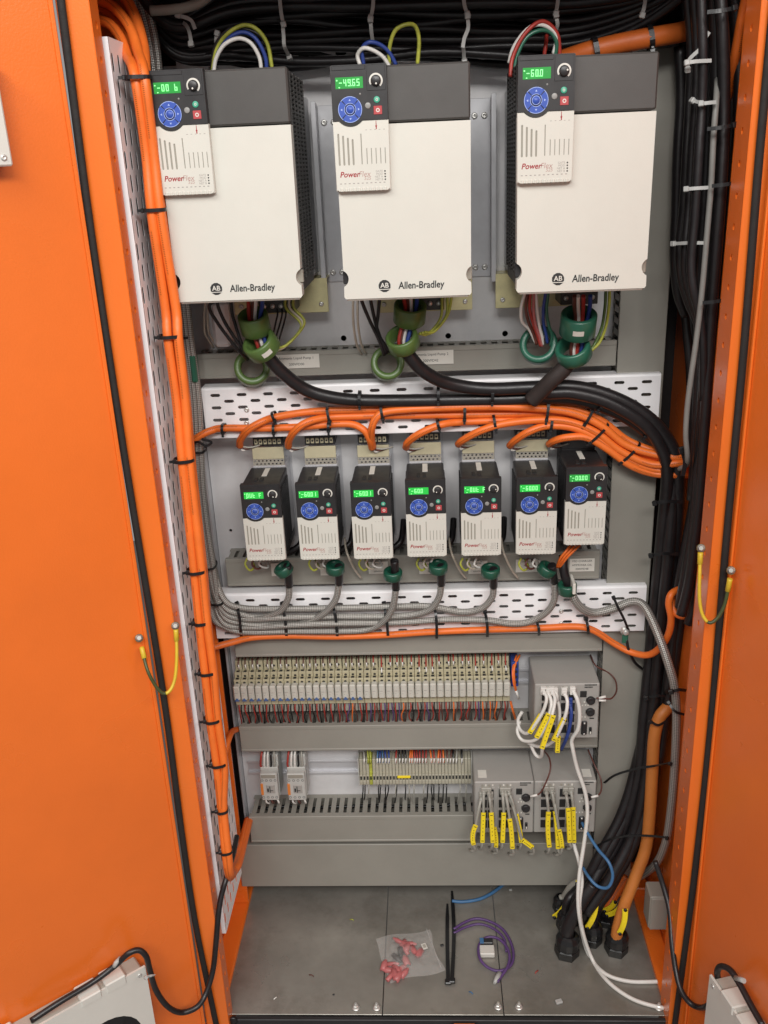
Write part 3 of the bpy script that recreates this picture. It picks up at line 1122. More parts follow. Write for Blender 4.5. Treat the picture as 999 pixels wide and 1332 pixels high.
def big_drive(x, z, label, text, right_one=False):
    t = thing('frequency_drive', label, 'variable speed drive', (0, 0, 0), 'large drives in the top row')
    L = dict(local=True)
    part('housing', MB().box(.004, DW - .004, -.262, -.095, .003, DH - .001, .002), m_dgrey, t, **L)
    part('heat_sink', MB().box(.006, DW - .006, -.0945, -.004, .006, DH - .022, .002), m_alu, t, **L)
    zc = DH * .766
    # cream front cover with a finger notch on both sides
    nr, nz = .0125, .029
    right = [(DW + nr * .35 - nr * math.cos(a), nz + nr * math.sin(a)) for a in [(-.38 + .76 * k / 8) * PI * .95 for k in range(9)]]
    left = [(-nr * .35 + nr * math.cos(a), nz + nr * math.sin(a)) for a in [(.38 - .76 * k / 8) * PI * .95 for k in range(9)]]
    outl = [(.003, .0), (DW - .003, .0), (DW - .0005, .003)] + right + [(DW, zc - .001), (0, zc - .001)] + left + [(.0005, .003)]
    cov = part('front_cover', MB().poly(outl, -.285, -.262), m_cream, t, **L)
    # rounded front edge catches the light
    part('lower_lip', MB().box(.004, DW - .004, -.283, -.262, -.003, .0005, .002), m_cream, cov, **L)
    part('notch_latch', MB().box(-.001, .008, -.272, -.2625, nz - .009, nz + .009, .001), m_dark, cov, **L)
    part('notch_latch', MB().box(DW - .009, DW + .001, -.272, -.2625, nz - .009, nz + .009, .001), m_slot, cov, **L)
    part('lettering', text_mb('Allen-Bradley', .0140, .0795, .0165, -.2855, shear=.06, bold=.016, sx=.86), m_ink, cov, **L)
    # emblem: clipped disc, white letters, lower band
    ex, ez, er = .0595, .0170, .0088
    mb = MB().poly([(ex + er * math.cos(PI / 12 + k * PI / 6), ez + er * math.sin(PI / 12 + k * PI / 6)) for k in range(12)], -.2854, -.285)
    part('emblem', mb, m_ink, cov, **L)
    mb = text_mb('AB', .0098, ex, ez + .0006, -.2857, align='CENTER', bold=.01)
    mb.box(ex - .0083, ex + .0083, -.2857, -.28545, ez - .0051, ez - .0042)
    part('emblem_letters', mb, m_label, cov, **L)
    part('top_cover', MB().box(0, DW, -.284, -.262, zc + .0008, DH, .0025), m_dgrey, t, **L)
    for sx, n in ((DW - .0038, 1), (.0038, -1)):
        mb = MB()
        a, b_ = (sx, sx + .0032) if n > 0 else (sx - .0032, sx)
        nrow = 46
        for i in range(nrow + 1):
            z0 = .026 + i * (DH - .034) / nrow
            mb.box(a, b_, -.255, -.108, z0, z0 + .0026)
        for j in range(5):
            y0 = -.257 + j * .0355
            mb.box(a, b_ + .0004 * n if n > 0 else b_, y0, y0 + .0075, .022, DH - .004)
        part('side_vent', mb, m_dgrey, t, **L)
    # parts under the drive
    bx_ = (-.012, .112) if right_one else (.035, DW + .012)
    bp_ = part('bonding_plate', MB().box(*bx_, -.050, -.048, -.056, .001, .0005).box(*bx_, -.048, -.002, -.0005, .001), m_yzinc, t, **L)
    for xx in (bx_[0] + .012, bx_[1] - .012):
        part('screw', screw(MB(), (xx, -.0505, -.042), (0, -1, 0), .0042, .0022), m_steel, bp_, **L)
    tb = part('terminal_block', MB().box(.088, .148, -.115, -.052, -.045, .003, .001), m_dgrey, t, **L)
    for k in range(4):
        part('terminal_screw', MB().lathe((.097 + .014 * k, -.1155, -.034), (0, -1, 0), [(.0042, 0), (.0036, .0015), (.00001, .0015)], 10), m_steel, tb, **L)
    md = module(t, (-.0012, -.285 + .002, DH + .0015), .0752, .158 / (.0752 * HV), text)
    t.location = (x, 0, z)
    return t


DX = (-.3637, -.1187, .1295)
DZ = (.0048, .0, .0005)
big_drive(DX[0], DZ[0], 'left one of the three large cream drives, display showing 00 b', '-00 B')
big_drive(DX[1], DZ[1], 'middle one of the three large cream drives, display reading 49.65', '-49.65')
big_drive(DX[2], DZ[2], 'right one of the three large cream drives, display reading 60.0', '-60.0', True)

SWD, SH, SD = .069, .1415, .170


def small_drive(x, z, label, text, bright, steel=True):
    t = thing('frequency_drive', label, 'variable speed drive', (0, 0, 0), 'small drives in the middle row')
    L = dict(local=True)
    mb = MB().box(.0015, SWD - .0015, -.150, -.060, .004, SH - .002, .002)
    for k in range(9):                                   # fine cooling ribs on the flanks
        mb.box(SWD - .0016, SWD + .0002, -.142 + k * .009, -.1385 + k * .009, .015, SH - .015)
        mb.box(-.0002, .0016, -.142 + k * .009, -.1385 + k * .009, .015, SH - .015)
    bd = part('housing', mb, m_dark, t, **L)
    part('top_slots', MB().box(.020, .026, -.138, -.122, SH - .0021, SH - .0006).box(.030, .036, -.138, -.122, SH - .0021, SH - .0006)
         .box(.012, .058, -.1505, -.1495, SH - .0021, SH - .001), m_ink, bd, **L)
    part('top_sticker', MB().box(.030, .039, -.112, -.068, SH - .0018, SH - .0011), m_label, bd, **L)
    part('heat_sink', MB().box(.006, SWD - .004, -.0595, -.003, .004, SH + .001, .001), m_alu if steel else m_dark, t, **L)
    if steel:
        g = part('guard_plate', MB().box(.007, SWD - .005, -.0592, -.056, SH + .013, .1765, .0006), m_relb, t, **L)
        mb = MB()
        slotted_sheet(mb, 8, 2, (SWD - .012) / 8, .0058, .0042, .0034, lambda u, v, d: (.007 + u, -.0592 + d, SH + .0128 - v), .0012)
        part('vent_strip', mb, m_slot, t, **L)
        tb = part('terminal_block', MB().box(.008, SWD - .006, -.050, -.004, .177, .196, .001), m_dark, t, **L)
        mb = MB()
        for k in range(6):
            mb.box(.0105 + .0085 * k, .0165 + .0085 * k, -.0512, -.0498, .180, .190, .0006)
        part('terminal_cover', mb, m_relb, tb, **L)
        mb = MB()
        for k in range(6):
            mb.lathe((.0135 + .0085 * k, -.0513, .185), (0, -1, 0), [(.0020, 0), (.0017, .0004), (.00001, .0004)], 8)
        part('terminal_screw', mb, m_ink, tb, **L)
        part('backplate', MB().box(.002, SWD, -.0025, -.0002, -.02, .20), m_alu, t, **L)
    else:
        part('top_hood', MB().box(.004, SWD - .004, -.0595, -.004, SH, .180, .002), m_dark, t, **L)
    part('terminal_base', MB().box(.004, SWD - .004, -.12, -.01, -.012, .0035, .002), m_dark, t, **L)
    module(t, (0, -.1505, SH), SWD, SH / (SWD * HV), text, bright)
    t.location = (x + random.uniform(-.0012, .0012), 0, z + random.uniform(-.001, .001))
    t.rotation_euler.z = random.uniform(-.012, .012)
    return t


SX = [-.3271 + .0946 * k for k in range(6)] + [.228]
SZ = [-.4642] * 6 + [-.447]
ORD = ['first', 'second', 'third', 'fourth', 'fifth', 'sixth', 'seventh', 'eighth', 'ninth', 'tenth', 'eleventh', 'twelfth', 'thirteenth', 'fourteenth',
       'fifteenth', 'sixteenth', 'seventeenth', 'eighteenth', 'nineteenth', 'twentieth']
STXT = ['OUT F', '-60.01', '-60.01', '-60.0', '-OUT F', '-60.00', '-00.00']
for k in range(7):
    if k < 6:
        lab = ORD[k] + ' small drive from the left in the row of seven'
    else:
        lab = 'small drive mounted slightly higher at the right end of the row of seven'
    small_drive(SX[k], SZ[k], lab, STXT[k], k < 6 and k not in () , k < 6)

# L brackets on the plate between the large drives
for (pa, pb, lab, fl) in ((at(408, 132, -.045), at(421, 374, -.045), 'grey L-shaped mounting bracket between the left and middle large drives', 1),
                          (at(643, 121, -.045), at(641, 366, -.045), 'grey L-shaped mounting bracket between the middle and right large drives', -1)):
    b1 = thing('mounting_bracket', lab, 'bracket', (pa.x, 0, pb.z))
    x = (pa.x + pb.x) / 2
    z0, z1 = pb.z, pa.z
    part('fin', MB().box(x - .0015, x + .0015, -.048, -.003, z0, z1, .0008).box(x - .004, x + .004, -.0495, -.048, z0, z1, .0005), m_alu, b1)
    part('foot', MB().box(x + .002 * fl, x + .036 * fl, -.0035, -.0008, z0 + .004, z1 - .004, .0006), m_alu, b1)
    for zz in (z0 + .02, z1 - .03):
        for xx in (.012, .028):
            part('screw', screw(MB(), (x + xx * fl, -.0036, zz), (0, -1, 0), .0052, .0022), m_steel, b1)

# ================================================================== RELAY ROW
NR = 38
RX0, RX1 = at(304, 890, -.06).x, at(664, 884, -.06).x
RP = (RX1 - RX0) / NR
zr = lambda py, Y: at(304, py, Y).z


def ordinal(k):
    if k < 20: return ORD[k]
    n = k + 1
    tens = {2: 'twenty', 3: 'thirty'}[n // 10]
    if n % 10 == 0: return {20: 'twentieth', 30: 'thirtieth'}[n]
    return tens + ' ' + ORD[n % 10 - 1]


def rail(label, x0, x1, zc):
    t = thing('din_rail', label, 'DIN rail', ((x0 + x1) / 2, 0, zc - .0175), 'steel DIN rails')
    mb = MB().box(x0, x1, -.0095, -.0085, zc + .0125, zc + .0175, .0003).box(x0, x1, -.0095, -.0085, zc - .0175, zc - .0125, .0003)
    mb.box(x0, x1, -.0085, -.002, zc + .0115, zc + .0125).box(x0, x1, -.0085, -.002, zc - .0125, zc - .0115)
    mb.box(x0, x1, -.003, -.002, zc - .0115, zc + .0115)
    part('profile', mb, m_alu, t)


rail('steel DIN rail carrying the long relay row', RX0 - .01, at(692, 880, -.01).x, zr(886, -.01))


def relay(blue, wired):
    w = RP - .0007
    z0 = zr(914, -.05)
    t = thing('interface_relay', '', 'relay', (RX0, 0, z0), 'slim relays clipped in one long row')
    X = RX0
    zs = [zr(860, -.034), zr(875, -.046), zr(884.5, -.058), zr(892, -.058), zr(912, -.05)]
    mb = MB().box(X + .0006, X + w - .0006, -.034, -.010, zs[2], zs[0], .0008)
    mb.box(X, X + w, -.046, -.010, zs[3], zs[1] - .0002, .0006)
    mb.box(X, X + w, -.058, -.010, zs[4] - .004, zs[2] - .0004, .0006)
    part('socket', mb, m_relb, t)
    for (Y0, Y1, zz) in ((-.044, -.038, zs[1]), (-.056, -.050, zs[2])):
        part('wire_entry', MB().box(X + w * .28, X + w * .72, Y0, Y1, zz - .001, zz + .0003), m_ink, t)
    for (py, Y) in ((866.5, -.0342), (879.6, -.0462), (888.4, -.0582)):
        part('clamp_screw', MB().lathe((X + w * .5, Y, zr(py, Y)), (0, -1, 0), [(.0027, 0), (.0022, .0004), (.00001, -.0003)], 8), m_ink, t)
    cz0, cz1 = zr(911.7, -.074), zr(893.8, -.074)
    c = part('relay_cap', MB().box(X + .0006, X + w - .0005, -.074, -.0585, cz0, cz1, .0022), m_relc, t)
    part('cap_print', MB().box(X + .003, X + .009, -.0743, -.0739, (cz0 + cz1) / 2 + .001, (cz0 + cz1) / 2 + .0018)
         .box(X + .004, X + .006, -.0743, -.0739, (cz0 + cz1) / 2 - .005, (cz0 + cz1) / 2 - .0043), m_inkg, c)
    if blue:
        mb = MB().poly([(X + .002, cz0 - .001), (X + w - .002, cz0 - .001), (X + w / 2 + .0012, cz0 + .0052), (X + w / 2 - .0012, cz0 + .0052)], -.0752, -.0735)
        part('latch', mb, m_relu, c)
    f0 = zr(926, -.05)
    part('foot', MB().box(X + .0006, X + w - .0006, -.052, -.012, f0, zs[4] - .0042, .001), m_clear, t)
    return t


def relay_wires(t, k):
    X = RX0 + RP * k
    r = random.Random(k)
    cols = [m_red, m_tieb] if k < 14 else r.choice([[m_red, m_brown], [m_red, m_purple], [m_ocab, m_brown], [m_red, m_tieb]])
    off = t.location - Vector((RX0 + RP * k, 0, t.location.z))
    for j, m in enumerate(cols):
        xx = X + (.0035 if j == 0 else .0095)
        pts = [(xx, -.050, zr(914, -.05)), (xx + r.uniform(-.002, .002), -.056, zr(924, -.056)), (xx + r.uniform(-.005, .003), -.050, zr(934, -.05)), (xx + r.uniform(-.006, .002), -.034, zr(944, -.034))]
        part('wire', MB().tube(smooth_path(pts, 4), .0014, 6), m, t)
    # ferruled wires at the top
    xx = X + r.uniform(.004, .010)
    lo = 871 if k < 19 or r.random() < .5 else 878
    pts = [(xx + r.uniform(-.003, .003), -.020, zr(850, -.02)), (xx, -.034, zr(858, -.034)), (xx, -.041, zr(lo - 6, -.041))]
    part('wire', MB().tube(smooth_path(pts, 4), .0014, 6), m_brown if k < 19 else m_red, t)
    Yf = -.038 if lo == 871 else -.050
    part('ferrule', MB().cyl((xx, -.040, zr(lo - 7, -.04)), (xx + .0005, Yf, zr(lo, Yf)), .0017, .0014, 7), m_wht, t)


protos = {}
for k in range(NR):
    bl = k < 18
    if bl not in protos:
        t = relay(bl, True)
        protos[bl] = t
        bare = list(t.children)
    else:
        t = copy_tree(protos[bl])
    if bl and k == 0: clean_b = None
    t['_k'] = k
    t.location.x = RX0 + RP * k
    if k < NR / 2:
        t['label'] = 'slim relay with %s, %s from the left end of the row' % ('a blue latch' if bl else 'no blue latch', ordinal(k))
    else:
        t['label'] = 'slim relay %s from the right end of the row, beside the grey module' % ordinal(NR - 1 - k) if k > NR - 4 else 'slim relay without blue latch, %s from the right end of the row' % ordinal(NR - 1 - k)
for t in [o for o in bpy.data.objects if o.name.startswith('interface_relay') and o.parent is None]:
    k = t['_k']
    del t['_k']
    relay_wires(t, k)

# blue end terminal with orange jumper wires
p0, p1 = at(664.5, 862, -.05), at(674.5, 893, -.05)
t = thing('end_terminal', 'narrow blue terminal closing the right end of the relay row', 'terminal', (p0.x, 0, p1.z))
part('body', MB().box(p0.x + .001, p1.x, -.05, -.010, p1.z, p0.z, .001), m_blue, t)
for k in range(4):
    zz = p0.z - .008 - .012 * k
    part('clamp', MB().box(p0.x + .004, p1.x - .003, -.0515, -.0495, zz - .003, zz + .003, .0005), m_ink, t)
part('wire', MB().tube(smooth_path(PP([(676, 852, -.03), (669, 868, -.056), (669, 885, -.066), (671, 898, -.066)]), 5), .0024, 7), m_ocab, t)
part('wire', MB().tube(smooth_path(PP([(672, 852, -.03), (667, 870, -.056), (668, 888, -.07), (672, 902, -.064)]), 5), .0018, 7), m_ocab, t)
part('ferrule', MB().cyl(at(671, 898, -.066), at(675, 909, -.062), .0024, .002, 8), m_wht, t)
part('wire', MB().tube(smooth_path(PP([(664, 912, -.05), (667, 924, -.054), (670, 934, -.04), (671, 943, -.03)]), 5), .0024, 7), m_ocab, t)

# ================================================================== LOWER RAIL: BREAKERS AND TERMINAL STRIP
rail('steel DIN rail carrying the two breakers and the terminal strip', at(322, 998, -.01).x, at(614, 994, -.01).x, at(430, 998, -.01).z)


def breaker(px0, px1, label):
    Yf = -.074
    p0, p1 = at(px0, 1007, Yf), at(px1, 1041, Yf)
    x0, x1, zt1, zb1 = p0.x, p1.x, p0.z, p1.z
    ztop = at(px0, 982, -.050).z
    t = thing('circuit_breaker', label, 'circuit breaker', ((x0 + x1) / 2, 0, zb1), 'grey circuit breakers')
    part('body', MB().box(x0, x1, -.050, -.012, zb1 - .002, ztop, .0012).box(x0, x1, -.060, -.045, zb1 + .001, zt1 + .006, .0012), m_lgrey, t)
    part('front', MB().box(x0 + .0008, x1 - .0008, Yf, -.0605, zb1, zt1, .0015), m_lgrey, t)
    w = x1 - x0
    part('orange_tab', MB().box(x0 + .0006, x0 + w * .16, Yf - .002, Yf + .003, zb1 + (zt1 - zb1) * .22, zt1 - (zt1 - zb1) * .36, .0006), m_otab, t)
    for k in range(4):
        for (fz, r_) in ((.76, .0028), (.12, .0028)):
            c = Vector((x0 + w * (.13 + .245 * k), Yf - .0002, zb1 + (zt1 - zb1) * fz))
            part('clamp_screw', MB().lathe(c, (0, -1, 0), [(r_, 0), (r_ * .8, .0004), (r_ * .7, -.0004), (.00001, -.0004)], 10), m_ink, t)
    fx, fz = x0 + w * .55, zb1 + (zt1 - zb1) * .44
    part('dial_window', MB().box(fx - w * .22, fx + w * .26, Yf - .0012, Yf + .001, fz - .011, fz + .010, .001), m_module, t)
    mb = MB().box(fx - .0012, fx + .0003, Yf - .0022, Yf - .0013, fz - .008, fz + .007).box(fx - .006, fx - .003, Yf - .0022, Yf - .0013, fz - .006, fz + .002)
    mb.box(fx + .0005, fx + .006, Yf - .0022, Yf - .0013, fz - .004, fz - .003)
    part('switch_print', mb, m_ink, t)
    part('nameplate', MB().box(x0 + w * .1, x1 - w * .1, Yf - .0008, Yf + .001, zt1 - (zt1 - zb1) * .155, zt1 - .002, .0003), m_slot, t)
    for j, (f, m) in enumerate(((.1, m_red), (.27, m_wht), (.45, m_wht), (.62, m_tieb), (.80, m_grycab))):
        xx = x0 + w * f
        pts = [(xx + .002, -.028, at(px0, 968, -.028).z), (xx + .001, -.052, at(px0, 980, -.052).z), (xx - .002 + .001 * j, -.058, at(px0, 994, -.058).z), (xx - .001, -.056, zt1 + .004)]
        part('wire', MB().tube(smooth_path(pts, 5), .0022, 7), m, t)
    for j, (f, m) in enumerate(((.15, m_wht), (.4, m_brown), (.68, m_wht))):
        xx = x0 + w * f
        pts = [(xx, -.058, zb1 - .0005), (xx + .002 + .003 * j, -.066, zb1 - .010), (xx + .006, -.055, zb1 - .022), (xx + .001, -.035, zb1 - .026 - .002 * j)]
        part('wire', MB().tube(smooth_path(pts, 5), .0019, 7), m, t)
    return t


breaker(337, 363.5, 'left grey circuit breaker with orange tab above the lower duct')
breaker(372, 399, 'right grey circuit breaker with orange tab next to the bare rail')

m_term = mat('grey_beige_terminal', (0.42, 0.395, 0.31), 0.45, var=0.08, scale=80)
# terminal strip
NT = 34
tx0, tx1 = at(467, 1000, -.045).x, at(613, 996, -.045).x
tz = lambda py, Y: at(467, py, Y).z
TP = (tx1 - tx0) / NT
strip = thing('terminal_strip', 'long strip of narrow beige terminals with wires above and below', 'terminal strip', ((tx0 + tx1) / 2, 0, tz(1021, -.045)))
me0 = None
for k in range(NT):
    x = tx0 + TP * k
    if k not in (3,) and me0 is not None:
        o = bpy.data.objects.new('terminal', me0)
        COL.objects.link(o)
        o.parent = strip
        o.location = (TP * (k - k0), 0, 0)
        continue
    a, b_ = x + .0003, x + TP - .0003
    mb = MB().box(a, b_, -.045, -.010, tz(1021, -.045), tz(1008.5, -.045), .0005).box(a, b_, -.038, -.010, tz(1009, -.038), tz(988, -.038), .0008)
    mb.box(a, b_, -.047, -.044, tz(1020, -.047), tz(1016, -.047), .0004)
    o = part('terminal', mb, m_ygrn if k == 3 else m_term, strip)
    if me0 is None:
        me0, k0 = o.data, k
for k in range(NT):
    x = tx0 + TP * (k + .5)
    part('clamp', MB().box(x - .0016, x + .0016, -.0462, -.0445, tz(1014.5, -.0462), tz(1010.5, -.0462)), m_ink, strip)
mb = MB()
mb.box(at(517, 1012, -.0475).x, at(534, 1012, -.0475).x, -.0485, -.0462, tz(1012.5, -.047), tz(1009.5, -.047), .0005)
part('jumper', mb, m_yel, strip)
part('end_plate', MB().box(tx0 - .002, tx0 - .0002, -.047, -.008, tz(1022, -.045), tz(985, -.04), .0004), m_lgrey, strip)
part('end_plate', MB().box(tx1 + .0002, tx1 + .002, -.047, -.008, tz(1022, -.045), tz(985, -.04), .0004), m_lgrey, strip)
for px, m in [(474, m_grycab), (479, m_ygrn), (482, m_ygrn), (491, m_lblue), (494, m_blue), (498, m_lblue), (502, m_blue), (506, m_blue), (515, m_red), (520, m_tieb), (524, m_tieb), (528, m_tieb),
              (533, m_ocab), (536, m_ocab), (540, m_red), (543, m_red), (546, m_red), (550, m_red), (554, m_red), (561, m_ocab), (565, m_red), (570, m_ocab), (573, m_red), (577, m_ocab),
              (582, m_brown), (586, m_brown), (590, m_tieb), (594, m_grycab), (601, m_tieb)]:
    j = random.uniform(-2, 2)
    pts = PP([(px + j, 972, -.018), (px + j * .6, 979, -.030), (px, 987, -.038), (px, 992, -.041)])
    part('wire', MB().tube(smooth_path(pts, 4), .0019, 6), m, strip)
    part('ferrule', MB().cyl(at(px, 986.5, -.0405), at(px - .5, 993.5, -.0415), .0018, .0014, 6), m_wht if m is not m_ygrn else m_ygrn, strip)
for px in (472, 475, 480, 493, 495.5, 502, 504.5, 515, 516.5, 527, 532, 538, 552, 557, 562, 564, 571, 577, 581, 598, 606):
    j = random.uniform(-3, 2)
    y2 = random.choice((1040, 1044, 1048))
    pts = PP([(px, 1019, -.040), (px + random.uniform(-1, 1), 1027, -.047), (px + j * .5, 1036, -.044), (px + j, y2, -.034)])
    part('wire', MB().tube(smooth_path(pts, 4), .0015, 6), m_tieb if px < 590 and random.random() < .75 else m_grycab, strip)

# ================================================================== COMMUNICATION MODULES
MOD_L = 'grey communication modules'


def comm_module(x0, x1, z0, z1, label, sticker, Yf=-.12, Yb=-.012):
    t = thing('network_switch', label, 'network switch', ((x0 + x1) / 2, 0, z0), MOD_L)
    w, h = x1 - x0, z1 - z0
    part('case', MB().box(x0, x1, Yf, Yb, z0, z1, .002), m_module, t)
    U = lambda u: x0 + w * u
    V = lambda v: z1 - h * v
    part('mounting_clip', MB().box(x0 + .02, x1 - .02, Yb + .0005, -.001, z0 + .02, z1 - .02), m_alu, t)
    for (ua, ub) in ((.10, .33), (.40, .63)):
        part('port_frame', MB().box(U(ua) - .0015, U(ub) + .0015, Yf - .0012, Yf + .001, V(.92), V(.10), .0005), m_module, t)
        for j in range(4):
            for i in range(2):
                a = ua + (ub - ua) * (i * .5 + .03)
                b_ = ua + (ub - ua) * (i * .5 + .47)
                v = .12 + j * .2
                part('ethernet_port', MB().box(U(a), U(b_), Yf - .0018, Yf + .001, V(v + .17), V(v + .015), .0006), m_ink, t)
        for i in range(4):
            part('port_light', MB().box(U(ua + (ub - ua) * (.08 + .25 * i)), U(ua + (ub - ua) * (.2 + .25 * i)), Yf - .0014, Yf + .001, V(.075), V(.045)), m_label if i % 2 else m_slot, t)
    part('console_port', MB().box(U(.70), U(.80), Yf - .0016, Yf + .001, V(.24), V(.13), .0006), m_ink, t)
    for v in (.29, .50):
        c = Vector((U(.865), Yf, V(v)))
        mb = MB().lathe(c, (0, -1, 0), [(.0078, 0), (.0078, .006), (.0062, .0066), (.00001, .004)], 16)
        mb.box(c.x - .0086, c.x + .0086, Yf - .003, Yf + .001, c.z - .004, c.z + .004, .001)
        part('power_connector', mb, m_dark, t)
    mb = MB().box(U(.735), U(.825), Yf - .004, Yf + .001, V(.93), V(.67), .003)
    dp = part('serial_connector', mb, m_dark, t)
    for v in (.90, .70):
        part('jack_screw', MB().lathe((U(.78), Yf - .0042, V(v)), (0, -1, 0), [(.0022, 0), (.0018, .0012), (.00001, .0012)], 8), m_steel, dp)
    part('dip_switch', MB().box(U(.86), U(.90), Yf - .0025, Yf + .001, V(.91), V(.79), .0006), m_tieb, t)
    part('dip_lever', MB().box(U(.868), U(.892), Yf - .0042, Yf - .0026, V(.90), V(.86), .0004), m_label, t)
    for (u, v) in ((.77, .33), (.74, .39), (.79, .385), (.83, .385), (.69, .60), (.74, .60), (.79, .60)):
        part('status_light', MB().box(U(u) - .0014, U(u) + .0014, Yf - .001, Yf + .001, V(v) - .0014, V(v) + .0014), m_label, t)
    mb = MB()
    for k, ww in enumerate((.19, .12)):
        n = 9 - 3 * k
        for i in range(n):
            a = .765 + i * .021
            mb.box(U(a), U(a + .015), Yf - .0005, Yf - .0001, V(.035 + k * .04), V(.012 + k * .04))
    part('print', mb, m_ink, t)
    part('rating_print', MB().box(U(.86), U(.93), Yf - .0005, Yf - .0001, V(.64), V(.62)), m_ink, t)
    if sticker:
        part('top_sticker', MB().box(U(.07), U(.07) + .017, -.106, -.082, z1, z1 + .0006) if sticker == 1 else MB().box(U(.80), U(.80) + .017, -.106, -.082, z1, z1 + .0006), m_label, t)
    return t


comm_module(.1875, .3095, -.8715, -.7500, 'grey network switch with white and blue cables, right of the relay row', 0)
comm_module(.0720, .1895, -1.0955, -.9710, 'lower grey network switch beside the terminal strip', 1)
comm_module(.1905, .3120, -1.0955, -.9710, 'lower grey network switch beside the upright duct', 2)


def marker(mb_, p, q, sag, w=.0098, th=.0042):
    p, q = Vector(p), Vector(q)
    d = (q - p)
    pts = [p + d * s_ + sag * (4 * s_ * (1 - s_)) for s_ in [k / 8 for k in range(9)]]
    vs, fs = [], []
    for i, c in enumerate(pts):
        t = (pts[min(i + 1, 8)] - pts[max(i - 1, 0)]).normalized()
        n_ = Vector((0, -1, .2))
        n_ = (n_ - t * n_.dot(t)).normalized()
        x = t.cross(n_)
        for (a, b_) in ((-1, -.5), (-.8, 1), (.8, 1), (1, -.5)):
            vs.append(c + x * (a * w / 2) + n_ * (b_ * th / 2 + .001))
    for i in range(8):
        for k in range(4):
            fs.append((4 * i + k, 4 * i + (k + 1) % 4, 4 * i + 4 + (k + 1) % 4, 4 * i + 4 + k))
    fs += [(0, 1, 2, 3), (32, 33, 34, 35)]
    mb_.add(vs, fs)
    return pts


def tagged(path, tag, r, m, label, group, plug=True, tagY=-.138, name='patch_cable', cat='patch cable'):
    P = smooth_path(PP(path), 6)
    o = single(name, MB().tube(P, r, 8), m, label, cat, group)
    if plug:
        p = P[0]
        part('plug', MB().box(p.x - .0055, p.x + .0055, p.y - .003, p.y + .010, p.z - .009, p.z + .007, .0012), m, o)
        part('boot', MB().tube([p + Vector((0, -.002, -.004)), P[3]], .004, 8, True, [.0052, .0036]), m, o)
    if tag:
        (a, b_) = tag[:2]
        pa, pb = at(a[0], a[1], tagY), at(b_[0], b_[1], tagY)
        sg = Vector((tag[2], 0, 0)) if len(tag) > 2 else Vector((0, 0, 0))
        mb = MB()
        pts = marker(mb, pa, pb, sg)
        tg = part('yellow_marker', mb, m_yel, o)
        ink = MB()
        for (i, j) in ((0, 1), (7, 8)):
            c = (pts[i] + pts[j]) / 2 + Vector((0, -.0038, .0006))
            t_ = (pts[j] - pts[i]).normalized()
            x_ = t_.cross(Vector((0, -1, .2)).normalized())
            ink.add([c + x_ * .0026 + t_ * .0008, c - x_ * .0026 + t_ * .0008, c - x_ * .0026 - t_ * .0008, c + x_ * .0026 - t_ * .0008], [(0, 1, 2, 3)])
        for i in range(2, 7):
            c = pts[i] + Vector((0, -.0036, .0006))
            t_ = (pts[i + 1] - pts[i]).normalized()
            x_ = t_.cross(Vector((0, -1, .2)).normalized())
            for q in (-.0013, .0002):
                ink.add([c + x_ * .0009 + t_ * (q + .0009), c - x_ * .0007 + t_ * (q + .0009), c - x_ * .0007 + t_ * q, c + x_ * .0009 + t_ * q], [(0, 1, 2, 3)])
        part('marker_print', ink, m_ink, tg)
    return o


Yc = -.140
GA = 'white cables plugged into the upper network switch'
tagged([(707, 898, -.124), (711, 909, -.138), (706, 926, Yc), (695, 944, Yc), (685, 954, -.13), (676, 948, -.11), (674, 936, -.10), (679, 926, -.10)], ((704, 929), (689, 953)), .0034, m_wht,
       'white patch cable with yellow marker, leftmost on the upper network switch', GA)
tagged([(712, 899, -.124), (717, 912, -.140), (715, 928, -.15), (706, 952, -.15), (695, 963, -.14), (680, 963, -.12), (673, 952, -.11), (676, 938, -.10)], ((714, 928), (698, 959)), .0034, m_wht,
       'white patch cable whose marker hangs second from left on the upper switch', GA, tagY=-.152)
tagged([(718, 898, -.124), (722, 910, -.14), (718, 930, -.158), (712, 950, -.158), (706, 972, -.15), (704, 984, -.13), (697, 982, -.12), (690, 968, -.11)], ((720, 930), (705, 973)), .0034, m_wht,
       'white patch cable with the long marker in front of the upper switch', GA, tagY=-.160)
tagged([(734, 899, -.124), (738, 913, -.138), (735, 932, -.146), (724, 958, -.146), (714, 968, -.13), (700, 971, -.12), (686, 966, -.11)], ((734, 934), (720, 963)), .0034, m_wht,
       'white patch cable with slanting marker beside the dark blue cable', GA, tagY=-.146)
tagged([(722, 899, -.124), (728, 925, -.132), (726, 955, -.136), (725, 977, -.13)], ((726, 957), (725, 978)), .0032, m_wht,
       'white patch cable with the short lowest marker under the upper switch', GA, tagY=-.139)
tagged([(741, 912, -.124), (743, 928, -.136), (741, 945, -.136), (737, 960, -.13), (730, 975, -.11)], None, .0036, m_blue, 'dark blue patch cable on the upper network switch', None)
floorY = lambda px, py: atZ(px, py, ZF + .0045)
cab_w = smooth_path(PP([(745, 898, -.124), (751, 910, -.136), (754, 928, -.14), (752, 948, -.138), (744, 962, -.13), (745, 974, -.13), (751, 1000, -.13), (761, 1030, -.135), (764, 1058, -.14), (760, 1095, -.15),
                        (754, 1135, -.17), (752, 1170, -.19), (755, 1200, -.20)]) + [floorY(764, 1238), floorY(785, 1265), floorY(815, 1276), floorY(850, 1277), floorY(878, 1275)], 7)
o = single('network_cable', MB().tube(cab_w, .0040, 8), m_wht, 'long white network cable from the upper switch down to the floor', 'network cable', 'white network cables reaching the floor')
